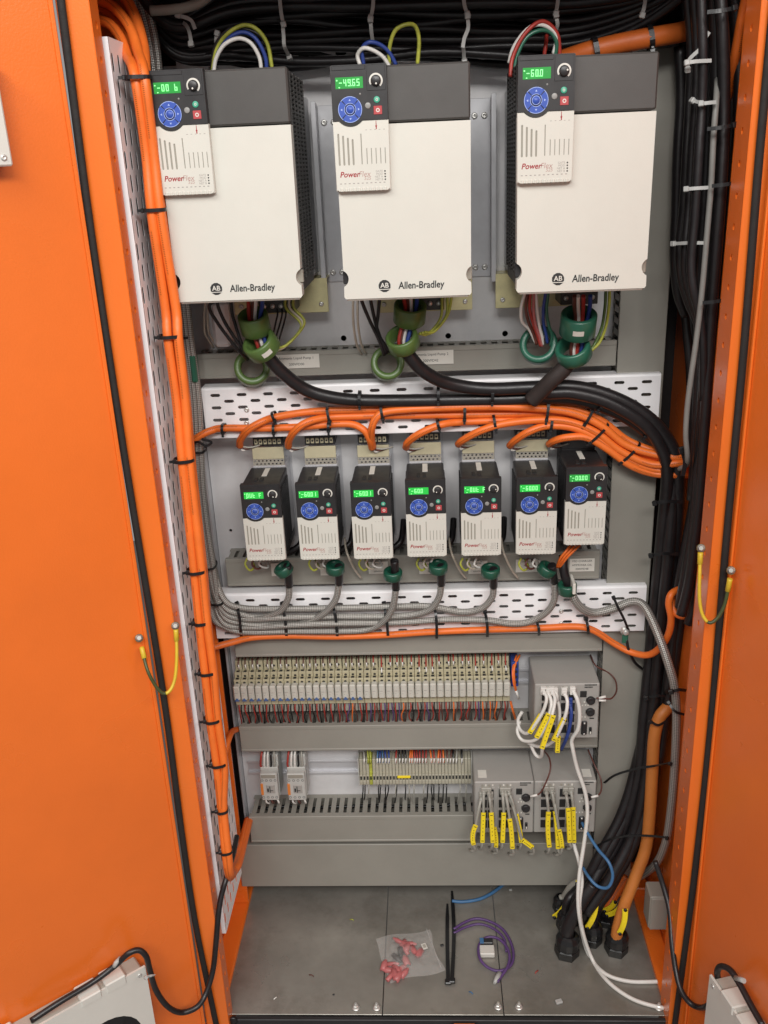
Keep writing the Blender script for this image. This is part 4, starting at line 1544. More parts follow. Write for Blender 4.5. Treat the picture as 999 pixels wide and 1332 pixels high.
part('plug', MB().box(cab_w[0].x - .0055, cab_w[0].x + .0055, cab_w[0].y - .003, cab_w[0].y + .01, cab_w[0].z - .009, cab_w[0].z + .007, .0012), m_wht, o)
cab_w = smooth_path(PP([(744, 1085, -.125), (747, 1100, -.135), (753, 1120, -.15), (757, 1145, -.17), (754, 1175, -.19), (757, 1208, -.20)]) + [floorY(770, 1247), floorY(790, 1276), floorY(820, 1298), floorY(852, 1309), floorY(880, 1313)], 7)
single('network_cable', MB().tube(cab_w, .0040, 8), m_wht, 'white network cable from under the lower switch, nearest the cabinet front on the floor', 'network cable', 'white network cables reaching the floor')

GB = 'grey marked cables on the lower network switches'
LOW = [((629.3, 1028), (628.8, 1057), (627.5, 1095), 0, 'broad marker under the first port of the left lower switch'),
       ((627, 1034), (619, 1073), (616, 1098), -.004, 'marker bent outward, leftmost of all on the lower switches'),
       ((635.6, 1028), (639, 1057), (641, 1095), 0, 'marker third from the left on the left lower switch'),
       ((638, 1034), (642.5, 1076), (645, 1101), .002, 'short marker hanging low at the gap of the left lower switch'),
       ((653.6, 1028), (655.3, 1057), (653.8, 1095), 0, 'upright marker at the middle of the left lower switch'),
       ((657, 1028), (663, 1065), (666.5, 1103), .001, 'marker under the second port block, hanging lowest of the left switch'),
       ((661, 1028), (671.5, 1059), (678, 1095), .001, 'slanting marker rightmost under the left lower switch'),
       ((662, 1034), (679, 1092), (692.5, 1102), 0, 'marker lying almost flat at the corner of the left lower switch'),
       ((710.4, 1027), (713.5, 1056), (714.5, 1101), -.002, 'first marker from the left on the right lower switch'),
       ((717.6, 1027), (722, 1055), (725.7, 1103), .001, 'second marker from the left on the right lower switch'),
       ((719, 1034), (727, 1079), (731, 1102), .001, 'short half-hidden marker in the left cluster of the right lower switch'),
       ((735.6, 1028), (739, 1051), (741, 1095), 0, 'left one of the two parallel markers under the right lower switch'),
       ((742.8, 1028), (745.5, 1050), (746.6, 1095), 0, 'right one of the two parallel markers under the right lower switch')]
for k, (a, b_, c, sg, lab) in enumerate(LOW):
    y = -.134 - .006 * (k % 3)
    tail = (c[0] + (2 if k % 2 else -1), c[1] + 7, y + .004)
    tail2 = (c[0] + (-5 if k % 2 else -4), c[1] + 11, y + .02)
    tail3 = (c[0] - 9, c[1] + 4, y + .035)
    tagged([(a[0], a[1], -.124), ((a[0] + b_[0]) / 2, a[1] + (b_[1] - a[1]) * .45, y), (b_[0], b_[1], y), ((b_[0] + c[0]) / 2, (b_[1] + c[1]) / 2, y), (c[0], c[1], y), tail, (c[0] - 3, c[1] + 9, y + .014), (c[0] - 5, c[1] + 7, y + .04)],
           (b_, c, sg), .0030, m_grycab, 'grey cable with yellow ' + lab, GB, tagY=y - .003)

# power leads of the modules
def lead(pathlist, label, m=m_brown, r=.0016, ferr=None, cat='power lead'):
    mb = MB()
    for p in pathlist:
        mb.tube(smooth_path(PP(p), 6), r, 6)
    o = single('power_lead', mb, m, label, cat)
    if ferr:
        for (a, b_) in ferr:
            part('ferrule', MB().cyl(at(*a), at(*b_), .0027, .0022, 8), m_wht, o)
    return o


lead([[(768, 852, -.02), (775, 866, -.06), (790, 874, -.06), (800, 884, -.07), (802, 898, -.10), (796, 908, -.125), (787, 909, -.13), (776, 908, -.13)]],
     'brown power lead looping beside the upper network switch', ferr=[((788, 906, -.13), (779, 908, -.13)), ((788, 911, -.13), (779, 911, -.13))])
lead([[(706, 975, -.07), (714, 985, -.10), (716, 1000, -.125), (710, 1018, -.135), (702, 1032, -.135), (690, 1036, -.132)]],
     'brown power lead dropping between the two lower switches', ferr=[((699, 1034, -.136), (690, 1036, -.134))])
lead([[(765, 975, -.05), (772, 992, -.08), (781, 1012, -.10), (782, 1028, -.12), (776, 1036, -.13), (768, 1037, -.132)]],
     'brown power lead at the right edge of the lower switches', ferr=[((778, 1035, -.132), (769, 1037, -.134))])
cable('patch_cable', [(757, 1070, -.124), (765, 1085, -.15), (778, 1105, -.18), (792, 1122, -.205), (797, 1140, -.215), (791, 1154, -.215), (778, 1153, -.205), (766, 1141, -.19), (758, 1128, -.16)], .0031, m_lblue,
      'light blue network cable looping down beside of the lower switch', 'patch cable')

# ================================================================== FERRITES AND WIRES UNDER THE LARGE DRIVES
def ferrite(p, axis, R, ri, L, m, label, group, tilt_label=None):
    c = 0.0022
    h = L / 2
    mb = MB().lathe(p, axis, [(ri, -h + c), (ri + c, -h), (R - c, -h), (R, -h + c), (R, h - c), (R - c, h), (ri + c, h), (ri, h - c), (ri, -h + c)], 30)
    o = single('ferrite_core', mb, m, label, 'ferrite core', group)
    return o


def wire(path, r, m, label, group=None, per=6, cat='wire', n=7):
    return cable('wire', path, r, m, label, cat, group, per, n)


DN = ('left', 'middle', 'right')
GF = 'large green ferrite cores under the top drives'
FER = [  # (centre px, Y, axis, R, ri, L)
    [((331, 420), -.160, (-.05, -.42, .9), .0245, .0175, .034), ((340, 449), -.160, (-.38, -.52, .76), .0285, .0200, .028), ((328, 479), -.092, (.18, -.90, .40), .0305, .0190, .026)],
    [((533, 407), -.150, (.10, -.42, .9), .0262, .0185, .032), ((524, 443), -.155, (-.22, -.55, .80), .0265, .0190, .026), ((504, 473), -.092, (.10, -.92, .36), .0285, .0175, .026)],
    [((752, 421), -.160, (0, -.42, .9), .0285, .0195, .038), ((746, 457), -.152, (-.30, -.48, .80), .0285, .0205, .026), ((701, 449), -.115, (-.18, -.88, .42), .0310, .0205, .024)]]
for k in range(3):
    fm = m_fgrn if k < 2 else m_tgrn
    cn = 'olive green' if k < 2 else 'teal green'
    for j, nm in enumerate(('upper upright', 'lower tilted', 'rearmost ring-like')):
        (px, Y, ax, R, ri, L) = FER[k][j]
        o = ferrite(at(px[0], px[1], Y), ax, R, ri, L, fm, '%s %s ferrite core under the %s large drive' % (nm, cn, DN[k]), GF)
        if (k, j) in ((0, 1), (2, 0)):
            a = Vector(ax).normalized()
            q = at(px[0] + (8 if k == 0 else -6), px[1] + (4 if k == 0 else 0), Y)
            front = (Vector((.25 if k == 0 else -.1, -1, .0)))
            front = (front - a * front.dot(a)).normalized()
            x = a.cross(front)
            mb = MB()
            vs = []
            for s_ in (-1, -.33, .33, 1):
                ang = s_ * .30
                dirn = front * math.cos(ang) + x * math.sin(ang)
                for h in (-.0045, .0045):
                    vs.append(Vector(FER[k][j] and at(px[0], px[1], Y)) + dirn * (R + .0005) + a * h)
            mb.add(vs, [(0, 1, 3, 2), (2, 3, 5, 4), (4, 5, 7, 6)])
            part('paper_sticker', mb, m_label, o)

# left drive wires: black trio at the left, clear pair, red/white/blue through the core, yellow-green to the right
wire([(287, 390, -.17), (272, 398, -.165), (283, 420, -.16), (307, 452, -.15), (322, 468, -.12)], .0028, m_blk, 'leftmost black wire slanting from the left large drive into the rear ferrite')
wire([(285, 388, -.17), (283, 396, -.165), (293, 420, -.16), (314, 452, -.15), (326, 466, -.12)], .0028, m_blk, 'second black wire slanting beside it under the left large drive')
wire([(300, 388, -.17), (302, 408, -.16), (309, 432, -.155), (316, 450, -.15), (330, 470, -.12)], .0028, m_blk, 'steep black wire touching the left side of the left olive ferrites')
wire([(268, 388, -.10), (266, 405, -.09), (266, 430, -.08), (270, 440, -.07), (278, 452, -.05)], .0020, m_cwire, 'outermost clear wire at the far left under the left large drive', 'clear wires under the left drive')
wire([(272, 388, -.10), (270, 408, -.09), (271, 430, -.08), (276, 441, -.07), (284, 452, -.05)], .0020, m_cwire, 'inner clear wire beside the white box under the left large drive', 'clear wires under the left drive')
capb = MB().box(at(277, 400, -.05).x, at(300, 400, -.05).x, -.075, -.01, at(280, 449, -.05).z, at(280, 390, -.05).z, .006)
single('capacitor_box', capb, m_white, 'white box behind the black wires under the left large drive', 'box')
RWB = [(m_red, 'red'), (m_wht, 'white'), (m_blue, 'blue'), (m_brown, 'brown')]
for k in range(3):
    (c0, Y0, *_), (c1, Y1, *_) = FER[k][0], FER[k][1]
    offs = ((-7, 0), (1, 1), (9, -1), (-2, 3)) if k < 2 else ((6, 0), (0, 0), (14, -2), (-4, 3))
    for (m, cn), (dx, dy) in zip(RWB, offs):
        wire([(c0[0] + dx * 1.15, c0[1] - 36, -.185), (c0[0] + dx * 1.1, c0[1] - 22, -.168), (c0[0] + dx * .8, c0[1], Y0), (c1[0] + dx * .7, c1[1], Y1), (c1[0] + dx * .4 + 4, c1[1] + 16, Y1 + .01)], .0034, m,
             '%s wire entering the upper ferrite under the %s large drive' % (cn, DN[k]))
for k, xs in ((0, ((372, 401, 392, 424, 352, 462), (377, 401, 394, 422, 356, 460), (382, 400, 396, 420, 358, 458))),
              (1, ((575, 388, 573, 414, 545, 438), (582, 388, 580, 412, 548, 437), (587, 388, 582, 410, 552, 436)))):
    for j, (xa, ya, xb, yb, xc, yc) in enumerate(xs):
        m = m_ygrn if j != 1 or k == 1 else m_cwire
        wire([(xa, ya - 16, -.12), (xa, ya, -.12), (xb, yb, -.125), ((xb + xc) / 2 - 2, (yb + yc) / 2 + 8, -.135), (xc, yc - 4, -.145)], .0024, m,
             '%s wire bowing right of the olive ferrites, %s large drive' % (('inner', 'middle', 'outer')[j] + (' yellow-green' if m is m_ygrn else ' clear'), DN[k]))
for j, (x0, x1) in enumerate(((360, 356), (366, 361), (371, 366))):
    wire([(x0, 398, -.11), (x0 + 1, 408, -.12), (x0 - 1, 418, -.12), (x1, 432, -.11), (x1 - 4, 446, -.07)], .0016, m_blk, '%s thin black control wire at the terminals of the left large drive' % ('left', 'middle', 'right')[j])
# middle drive
for j, (p) in enumerate((((470, 390), (480, 415), (492, 440), (500, 462)), ((482, 390), (486, 410), (492, 432), (503, 460)), ((494, 388), (492, 408), (491, 432), (507, 458)))):
    wire([(p[0][0], p[0][1] - 6, -.17)] + [(q[0], q[1], -.16 + .012 * i) for i, q in enumerate(p)], .0029, m_blk, '%s black wire left of the olive ferrites under the middle large drive' % ('left', 'middle', 'right')[j])
for j, dx in enumerate((0, 6)):
    wire([(460 + dx, 386, -.15), (459 + dx, 400, -.145), (460 + dx, 425, -.13), (464 + dx, 448, -.10), (470 + dx, 460, -.065)], .0020, m_cwire, ('inner' if j else 'outermost') + ' clear wire hanging left of the black wires under the middle large drive', 'clear wires under the middle drive')
# right drive
for j, (m, cn, p) in enumerate(((m_wht, 'white', ((683, 380), (678, 400), (679, 418), (688, 428), (697, 446))), (m_brown, 'brown', ((686, 380), (684, 402), (688, 420), (693, 432), (698, 448))),
                                (m_red, 'red', ((690, 380), (689, 402), (694, 422), (699, 436), (703, 450))), (m_pink, 'bright red', ((695, 381), (694, 404), (697, 424), (702, 438), (705, 450))),
                                (m_wht, 'second white', ((697, 380), (699, 404), (702, 425), (705, 438), (706, 448))), (m_blue, 'blue', ((710, 380), (707, 400), (707, 420), (710, 434), (712, 446))),
                                (m_tgrn, 'green', ((713, 380), (711, 404), (714, 424), (718, 436), (716, 450))))):
    wire([(p[0][0], p[0][1] - 4, -.16)] + [(q[0], q[1], -.155 + .008 * i) for i, q in enumerate(p)], .0027, m, cn + ' wire dropping into the ring ferrite under the right large drive')
for j, dx in enumerate((0, 5)):
    wire([(788 + dx, 378, -.15), (787 + dx, 400, -.145), (783 + dx, 425, -.14), (775 + dx, 445, -.14), (768 + dx * .3, 456, -.145)], .0026, m_ygrn if j else m_fgrn, ('yellow-green' if j else 'dark green') + ' earth wire right of the teal ferrites under the right large drive')

# ------------------------------------------------------------------ black motor cables over the upper tray
YB = -.098
blk = [
    ('black motor cable of the left large drive sweeping along the upper white tray',
     [(340, 452, -.148), (352, 468, -.145), (369, 486, -.135), (398, 507, -.118), (432, 517, -.108), (474, 521, YB), (540, 521, YB), (600, 520, YB), (660, 519, YB), (714, 517, YB), (758, 521, YB), (806, 538, -.10), (842, 562, -.10), (866, 590, -.10), (876, 625, -.10), (872, 690, -.10),
      (866, 760, -.10), (858, 840, -.10), (850, 920, -.10), (842, 1000, -.11), (825, 1080, -.13), (795, 1140, -.16), (762, 1188, -.18)], .0112),
    ('black motor cable of the middle large drive curving onto the upper white tray',
     [(524, 450, -.150), (535, 466, -.148), (550, 482, -.14), (575, 496, -.125), (604, 503, -.115), (640, 506, -.112), (692, 504, -.112), (745, 503, -.112), (788, 513, -.112), (830, 533, -.112), (862, 562, -.112), (880, 598, -.11), (882, 650, -.10), (877, 720, -.09),
      (872, 800, -.09), (864, 880, -.09), (856, 960, -.10), (845, 1040, -.12), (818, 1110, -.14), (785, 1165, -.15), (770, 1195, -.155)], .0112),
    ('black motor cable of the right large drive with thick sleeve dropping from the teal ferrites',
     [(744, 466, -.150), (736, 477, -.148), (718, 494, -.140), (706, 505, -.128), (712, 511, -.12), (745, 511, -.118), (790, 523, -.118), (835, 549, -.118), (858, 578, -.115), (868, 615, -.11), (862, 690, -.09),
      (854, 770, -.08), (846, 850, -.08), (838, 930, -.09), (830, 1010, -.10), (808, 1085, -.12), (775, 1140, -.15), (745, 1195, -.19)], .0112)]
for lab, p, r in blk:
    o = cable('motor_cable', p, r, m_blk, lab, 'motor cable', 'black motor cables of the large drives', 7, 14)
mb = MB().tube(smooth_path(PP([(742, 468, -.150), (732, 481, -.148), (718, 494, -.143), (700, 512, -.130), (691, 521, -.124)]), 6), .0135, 14)
part('sleeve', mb, mat('dark_heat_shrink', (.030, .022, .020), .6, var=.2, scale=40), o)
for j, (dx) in enumerate((-9, -1)):
    cable('motor_cable', [(862 + dx * .3, 800, -.07), (853 + dx * .5, 900, -.08), (838 + dx, 990, -.09), (818 + dx, 1058, -.11), (785 + dx, 1120, -.14), (762 + dx, 1165, -.15), (748 + dx * .6, 1200, -.15)], .0105, m_blk,
          ('lower' if j else 'outer') + ' black cable bending into the glands on the floor', 'cable', None, 7, 12)

# ------------------------------------------------------------------ grey screened cables of the small drives
YS = -.092
GS = 'grey braided cables of the small drives'
def up(k):
    i, d = k % 3, .016 * (k // 3)
    e = 5.0 * i
    return [(267 + e, 742 - 2 * k, -.088 + d), (254 + e, 640, -.092 + d), (248 + e, 520, -.095 + d), (238 + e, 440, -.10 + d), (226 + e, 330, -.105 + d), (212 + e, 220, -.11 + d), (197 + e * 1.2, 120, -.115 + d), (188 + e * 1.5, 60, -.12 + d), (176 + e * 1.6, 10, -.12 + d), (165 + e * 1.6, -30, -.11 + d)]


scr = [  # sleeve top, sleeve end, braid path to the left
    [(374, 735, -.125), (375, 748, -.118), (376, 762, -.108)], [(375, 778, -.105), (364, 795, -.100), (339, 803, YS), (313, 799, YS), (290, 787, YS)],
    [(441, 736, -.125), (441, 748, -.118), (441, 759, -.108)], [(436, 781, -.105), (418, 800, -.100), (391, 809, YS), (352, 812, YS), (316, 811, YS), (288, 798, YS)],
    [(513, 729, -.125), (514, 748, -.118), (515, 766, -.108)], [(511, 789, -.105), (499, 808, -.100), (477, 819, YS), (435, 821, YS), (378, 821, YS), (318, 822, YS), (292, 815, YS), (276, 800, YS)],
    [(574, 736, -.125), (574, 748, -.118), (574, 760, -.108)], [(571, 777, -.105), (559, 793, -.100), (534, 800, YS), (495, 802, YS), (435, 802, YS), (376, 803, YS - .008), (315, 805, YS), (288, 792, YS)],
    [(642, 740, -.125), (642, 752, -.118), (642, 763, -.108)], [(640, 777, -.105), (627, 791, -.100), (601, 796, YS), (560, 789, YS), (521, 789, YS), (438, 791, YS), (378, 792, YS), (316, 791, YS), (290, 778, YS)],
    [(718, 735, -.125), (719, 746, -.118), (721, 757, -.108)], [(721, 780, -.105), (710, 797, -.100), (688, 809, YS), (664, 811, YS), (634, 807, YS), (580, 806, YS), (516, 810, YS), (438, 811, YS - .008), (380, 813, YS - .008), (316, 816, YS), (286, 804, YS)]]
for k in range(6):
    sl, br = scr[2 * k], scr[2 * k + 1]
    order = (3, 2, 0, 1, 5, 4)[k]
    lab = 'grey braided cable from the %s small drive along the lower tray' % ORD[k]
    mb = MB().tube(smooth_path(PP(sl[-1:] + br + up(order)), 7), .0062, 12)
    o = single('screened_cable', mb, m_braid, lab, 'screened cable', GS)
    part('black_sleeve', MB().tube(smooth_path(PP(sl), 5), .0076, 12), m_blk, o)
# seventh drive: braided cable leaving to the right and down
p7 = [(744, 772, -.105), (748, 781, -.108), (758, 792, -.105), (775, 797, -.098), (799, 791, -.098), (820, 783, -.10), (834, 785, -.11), (845, 800, -.13), (858, 830, -.16), (869, 862, -.18), (877, 892, -.19), (880, 930, -.19),
      (878, 990, -.19), (873, 1050, -.19), (866, 1095, -.18), (852, 1125, -.15), (828, 1142, -.10), (800, 1150, -.06)]
o = single('screened_cable', MB().tube(smooth_path(PP(p7), 7), .0078, 12), m_braid, 'grey braided cable running from the lower tray down the right side', 'screened cable', None)
part('black_sleeve', MB().tube(smooth_path(PP([(733, 722, -.10), (733, 740, -.108), (737, 756, -.11), (742, 768, -.108)]), 5), .0085, 12), m_blk, o)

GD = 'dark green ferrite cores under the small drives'
for k, (px, py, ax) in enumerate(((369, 741, (-.45, -.2, .85)), (436, 739, (.03, -.2, 1)), (511, 747, (.05, -.2, 1)), (570, 738, (.02, -.2, 1)), (638, 743, (.0, -.2, 1)), (711, 741, (.5, -.2, .85)), (738, 765, (-.06, -.2, 1)))):
    ferrite(at(px, py, -.118), ax, .0172, .0085, .0175 if k < 6 else .021, m_dgrn, 'dark green ferrite core on the cable of the %s small drive' % ORD[k], GD)
part('white_clasp', MB().box(at(745, 765, -.14).x, at(749, 765, -.14).x, -.142, -.10, at(745, 773, -.14).z, at(745, 759, -.14).z, .001), m_label, [o for o in bpy.data.objects if o.get('label', '').endswith('seventh small drive')][0])

# ------------------------------------------------------------------ orange cables
OR = .0066
YO = -.085
GO = 'orange cables feeding the small drives'
oc = [
    [(312, 580, -.066), (313, 572, -.080), (323, 559, -.098), (340, 549, YO - .012), (357, 543, YO), (392, 537, YO), (432, 534, YO), (529, 532, YO), (620, 531, YO), (709, 529, YO), (749, 533, YO), (784, 548, YO), (815, 572, YO), (850, 586, YO - .01), (886, 592, -.105)],
    [(375, 581, -.066), (376, 573, -.080), (384, 560, -.098), (400, 549, YO - .014), (428, 543, YO), (482, 541, YO), (560, 540, YO), (640, 539, YO), (709, 538, YO), (745, 542, YO), (778, 557, YO), (810, 581, YO), (848, 593, YO - .01), (886, 599, -.105)],
    [(485, 582, -.066), (483, 570, -.085), (484, 556, -.100), (490, 543, -.102), (505, 535, -.099), (560, 531, -.099), (640, 529, -.099), (709, 532, -.099), (748, 538, -.099), (781, 553, -.099), (813, 578, -.099), (848, 590, -.105), (888, 596, -.115)],
    [(528, 582, -.066), (531, 575, -.085), (546, 564, -.100), (572, 553, -.098), (600, 549, YO), (650, 547, YO), (714, 547, YO), (745, 551, YO), (780, 567, YO), (808, 588, YO), (848, 602, YO - .01), (886, 606, -.105)],
    [(596, 578, -.066), (603, 572, -.085), (626, 560, -.100), (657, 551, -.100), (705, 546, -.099), (742, 549, -.099), (776, 563, -.099), (808, 587, -.100), (848, 604, -.105), (888, 602, -.118)],
    [(663, 580, -.066), (670, 573, -.085), (687, 562, -.100), (712, 554, -.098), (748, 557, -.098), (780, 573, -.098), (810, 595, -.098), (848, 610, -.10), (886, 613, -.105)],
    [(714, 578, -.07), (722, 573, -.090), (738, 569, -.10), (762, 569, -.10), (788, 583, -.10), (819, 605, -.10), (850, 616, -.10), (886, 618, -.108)]]
for k, p in enumerate(oc):
    last = p[-1]
    p = p + [(last[0] + 14, last[1] + 3, last[2] + .06), (last[0] + 18, last[1] + 25, last[2] + .075)]
    mb = MB().tube(smooth_path(PP(p), 7), OR, 11)
    o = single('drive_cable', mb, m_ocab, 'orange cable rising from the %s small drive and joining the bundle on the upper tray' % ORD[k], 'orange cable', GO)
    a = p[0]
    for j, m in enumerate((m_wht, m_brown, m_grycab)):
        part('core', MB().tube(smooth_path(PP([(a[0] + j, a[1] + 1, a[2]), (a[0] + 4 + 5 * j, a[1] + 6 - 2 * j, a[2] + .002), (a[0] + 16 + 5 * j, a[1] + 1 - j, a[2] + .01)]), 4), .0017, 6), m, o)
cable('drive_cable', [(248, 575, -.10), (262, 566, -.10), (275, 560, -.095), (292, 557, YO), (350, 557, YO), (395, 555, YO), (430, 552, YO), (458, 552, YO), (474, 560, -.090), (481, 572, -.085), (484, 583, -.07)], OR, m_ocab,
      'orange cable lying lowest on the upper tray from the left edge to the third drive', 'orange cable')

# main bundle down the left tray (one thing: taped and tied together)
bun = thing('cable_bundle', 'thick bundle of orange cables tied down the left white tray', 'cable bundle', atX(300, 1120, -.38))
edge = [(100, 165, 193), (200, 181, 205), (280, 189, 214), (400, 206, 233), (440, 209, 236), (520, 220, 245), (600, 228, 251), (740, 244, 267), (810, 252, 273), (873, 259, 281), (937, 266.5, 286), (996, 274, 295), (1050, 281, 296), (1107, 286, 302), (1136, 292, 304)]
lead_in = {0: [(118, 26, -.20), (140, 30, -.215), (156, 48, -.235), (166, 74, -.26)], 1: [(120, -2, -.19), (146, 8, -.205), (168, 34, -.23), (180, 68, -.26)], 2: [(116, 10, -.17), (142, 16, -.18), (166, 42, -.20), (176, 78, -.235)], 3: [(124, -22, -.17), (156, -10, -.18), (176, 22, -.20), (187, 62, -.235)]}
for k in range(4):
    f = (.36, .82, .58, .86)[k]
    pts = [at(*q) for q in lead_in[k]]
    for (y, xl, xr) in edge:
        if y < 100: continue
        x = xl + (xr - xl) * f + math.sin(y * .013 + k * 2) * .7
        if y > 1020: x = xl + (xr - xl) * (f * .5 + .25)
        if k == 3 and y > 950: continue
        pts.append(at(x, y, atX(xl, y, -.390).y + (0 if k < 2 else .016) + .002 * math.sin(y * .02 + k)))
    if k < 2:
        o_ = 3 * k
        pts += PP([(300 + o_, 1141 - 2 * o_, -.275), (307 + o_, 1128 - o_, -.245), (313 + o_, 1103, -.18), (318 + o_, 1082, -.12), (322 + o_, 1066, -.07)])
    part('cable', MB().tube(smooth_path(pts, 6), .0076 if k > 1 else .0071, 10), m_ocab, bun)
def edge_at(y):
    for (a, b_) in zip(edge, edge[1:]):
        if a[0] <= y <= b_[0]:
            q = (y - a[0]) / (b_[0] - a[0])
            return a[1] + (b_[1] - a[1]) * q, a[2] + (b_[2] - a[2]) * q
    return edge[0][1:] if y < edge[0][0] else edge[-1][1:]


for j, y in enumerate((101, 273, 437, 598, 742, 808, 873, 935, 992, 1052, 1105)):
    xl, xr = edge_at(y)
    Yb = atX(xl, y, -.390).y + .003
    c = at((xl + xr) / 2, y, Yb)
    t_ = at((xl + xr) / 2 + 4, y + 32, Yb) - c
    w_ = (atX(xr, y, -.376) - atX(xl, y, -.376)).length * .52
    part('cable_tie', tie_mb(c, t_, CAM - c, (xr - xl + 3) / 2 / 890, .0135, .0050, .0012, 1, .0062, .12), m_tieb, bun)

cable('drive_cable', [(266, 850, -.12), (276, 843, -.11), (300, 836, -.096), (330, 829, -.088), (378, 827, YO), (436, 828, YO), (500, 826, YO), (560, 822, YO), (634, 819, YO), (700, 817, YO), (748, 815, YO), (772, 820, -.088), (799, 837, -.09), (820, 848, -.10), (842, 852, -.12), (858, 843, -.14), (869, 826, -.16),
                      (873, 805, -.17), (870, 785, -.17), (874, 772, -.165), (886, 767, -.15), (892, 775, -.13)], .0064, m_ocab, 'orange cable along the foot of the lower tray, looping up at the right', 'orange cable')
cable('drive_cable', [(873, 772, -.15), (875, 788, -.165), (881, 799, -.175), (892, 801, -.18), (901, 792, -.18), (906, 778, -.17), (904, 764, -.14)], .0062, m_ocab, 'short orange loop hanging at the right beside the earth strap', 'orange cable')
cable('drive_cable', [(882, 868, -.06), (877, 900, -.09), (870, 918, -.115), (858, 933, -.125), (851, 960, -.13), (848, 1010, -.135), (845, 1060, -.14), (840, 1103, -.15), (826, 1142, -.165), (813, 1175, -.18), (804, 1206, -.19), (801, 1225, -.19)], .0118, m_amber, 'thick amber cable curving down the right side into a floor gland', 'orange cable', None, 8, 14)
cable('drive_cable', [(978, -30, -.24), (966, 20, -.22), (955, 80, -.20), (940, 150, -.16), (922, 220, -.11), (905, 290, -.07)], .0070, m_ocab, 'orange cable dropping behind the right front post at the top', 'orange cable')
cable('drive_cable', [(720, 82, -.10), (765, 67, -.12), (800, 58, -.125), (840, 50, -.13), (880, 43, -.12), (930, 32, -.09), (960, 22, -.05)], .0140, m_ocab_shade, 'thick shaded orange cable rising to the right over the right large drive', 'orange cable', None, 8, 14)
cable('drive_cable', [(312, 948, -.03), (303, 951, -.08), (298, 960, -.13), (293, 978, -.165), (290, 995, -.19)], .0060, m_ocab, 'short orange stub at the left end of the duct under the relays', 'orange cable')

# ================================================================== BLACK CABLE LOOM ACROSS THE TOP
rt = random.Random(5)
for k in range(20):
    layer = k % 2
    y0 = -24 + 5.6 * k
    Y = -.035 - .055 * (1 - layer) + rt.uniform(-.012, .012) - (.03 if k < 8 else 0)
    yl = 30 + 2.2 * k
    pts = [(170 + rt.uniform(-5, 5), -30 + 1.0 * k, Y), (205, 8 + 2.2 * k, Y), (238, 22 + 2.9 * k + rt.uniform(-3, 3), Y)]
    sag = rt.uniform(1.0, 5)
    for x in (300, 380, 470, 560, 650, 740):
        q = (x - 300) / 440
        yy = (10 + 3.6 * k) * (1 - min(1, (x - 238) / 90)) + y0 * min(1, (x - 238) / 90)
        pts.append((x, yy + sag * math.sin(q * 9 + k) + 2 * math.sin(x * .02 + k * 1.7) - 6 * q, Y + rt.uniform(-.004, .004)))
    pts += [(810, y0 * .75 - 12, Y - .02), (870, y0 * .45 - 26, Y - .05), (930, -45, Y - .10)]
    cable('loom_cable', pts, rt.choice((.0072, .0085, .0062)), m_blk, 'black cable in the loom running across behind the tops of the large drives', 'cable', 'black cables of the top loom', 5, 8)
cable('loom_cable', [(196, 14, -.15), (215, 13, -.15), (240, 10, -.15), (262, 2, -.14), (280, -14, -.13)], .0070, m_grycab, 'pale grey cable crossing above the left end of the black loom', 'cable')


def strap(pts, label, m=None, w=.0052, group='white cable ties', head=0, name='cable_tie'):
    """cable tie seen from its front: a flat band following the points, with its square head"""
    P = smooth_path(PP(pts), 5)
    mb = MB()
    vs, fs = [], []
    for i, c in enumerate(P):
        t = (P[min(i + 1, len(P) - 1)] - P[max(i - 1, 0)]).normalized()
        n_ = Vector((0, -1, .1))
        n_ = (n_ - t * n_.dot(t)).normalized()
        x = t.cross(n_)
        for a, b_ in ((-1, 0), (-1, 1), (1, 1), (1, 0)):
            vs.append(c + x * (a * w / 2) + n_ * (b_ * .0013))
    for i in range(len(P) - 1):
        for k in range(4):
            fs.append((4 * i + k, 4 * i + (k + 1) % 4, 4 * i + 4 + (k + 1) % 4, 4 * i + 4 + k))
    fs += [(0, 1, 2, 3), tuple(4 * (len(P) - 1) + k for k in range(4))]
    mb.add(vs, fs)
    c = P[0] if head == 0 else P[-1]
    d = (P[0] - P[1]).normalized() if head == 0 else (P[-1] - P[-2]).normalized()
    n_ = Vector((0, -1, .1))
    n_ = (n_ - d * n_.dot(d)).normalized()
    x = d.cross(n_)
    h = w * .78
    mb.box(-h, h, -.001, .0055, -h, h, .001, lambda p: c + d * p.z + n_ * p.y + x * p.x)
    return single(name, mb, m or m_tiew, label, 'cable tie', group)


YT = -.145
strap([(232, 20, YT), (248, 26, YT), (254, 38, YT)], 'short white cable tie on the loom above the left large drive')
strap([(249, 58, YT), (247, 44, YT + .005), (243, 34, YT + .01), (236, 28, YT + .02)], 'curled white cable tie end at the far left of the loom')
strap([(283, 44, YT), (281, 52, YT), (282, 60, YT + .01)], 'white cable tie stub just above the left large drive')
strap([(369, 32, YT), (366, 18, YT), (364, 0, YT), (363, -12, YT)], 'white cable tie round the loom, upper one between the left and middle drives')
strap([(376, 73, YT + .03), (370, 60, YT), (369, 46, YT), (368, 34, YT)], 'white cable tie round the loom, lower one between the left and middle drives')
strap([(482, 24, YT), (485, 10, YT), (486, -10, YT)], 'white cable tie at the picture top above the middle large drive')
strap([(482, 26, YT), (483, 40, YT), (485, 54, YT + .01)], 'white cable tie reaching down to the top of the middle large drive', head=0)
strap([(608, 19, YT), (604, 6, YT), (603, -10, YT)], 'white cable tie at the picture top between the middle and right drives')
strap([(608, 21, YT), (609, 36, YT), (604, 50, YT), (602, 62, YT)], 'long white cable tie between the middle and right drives')
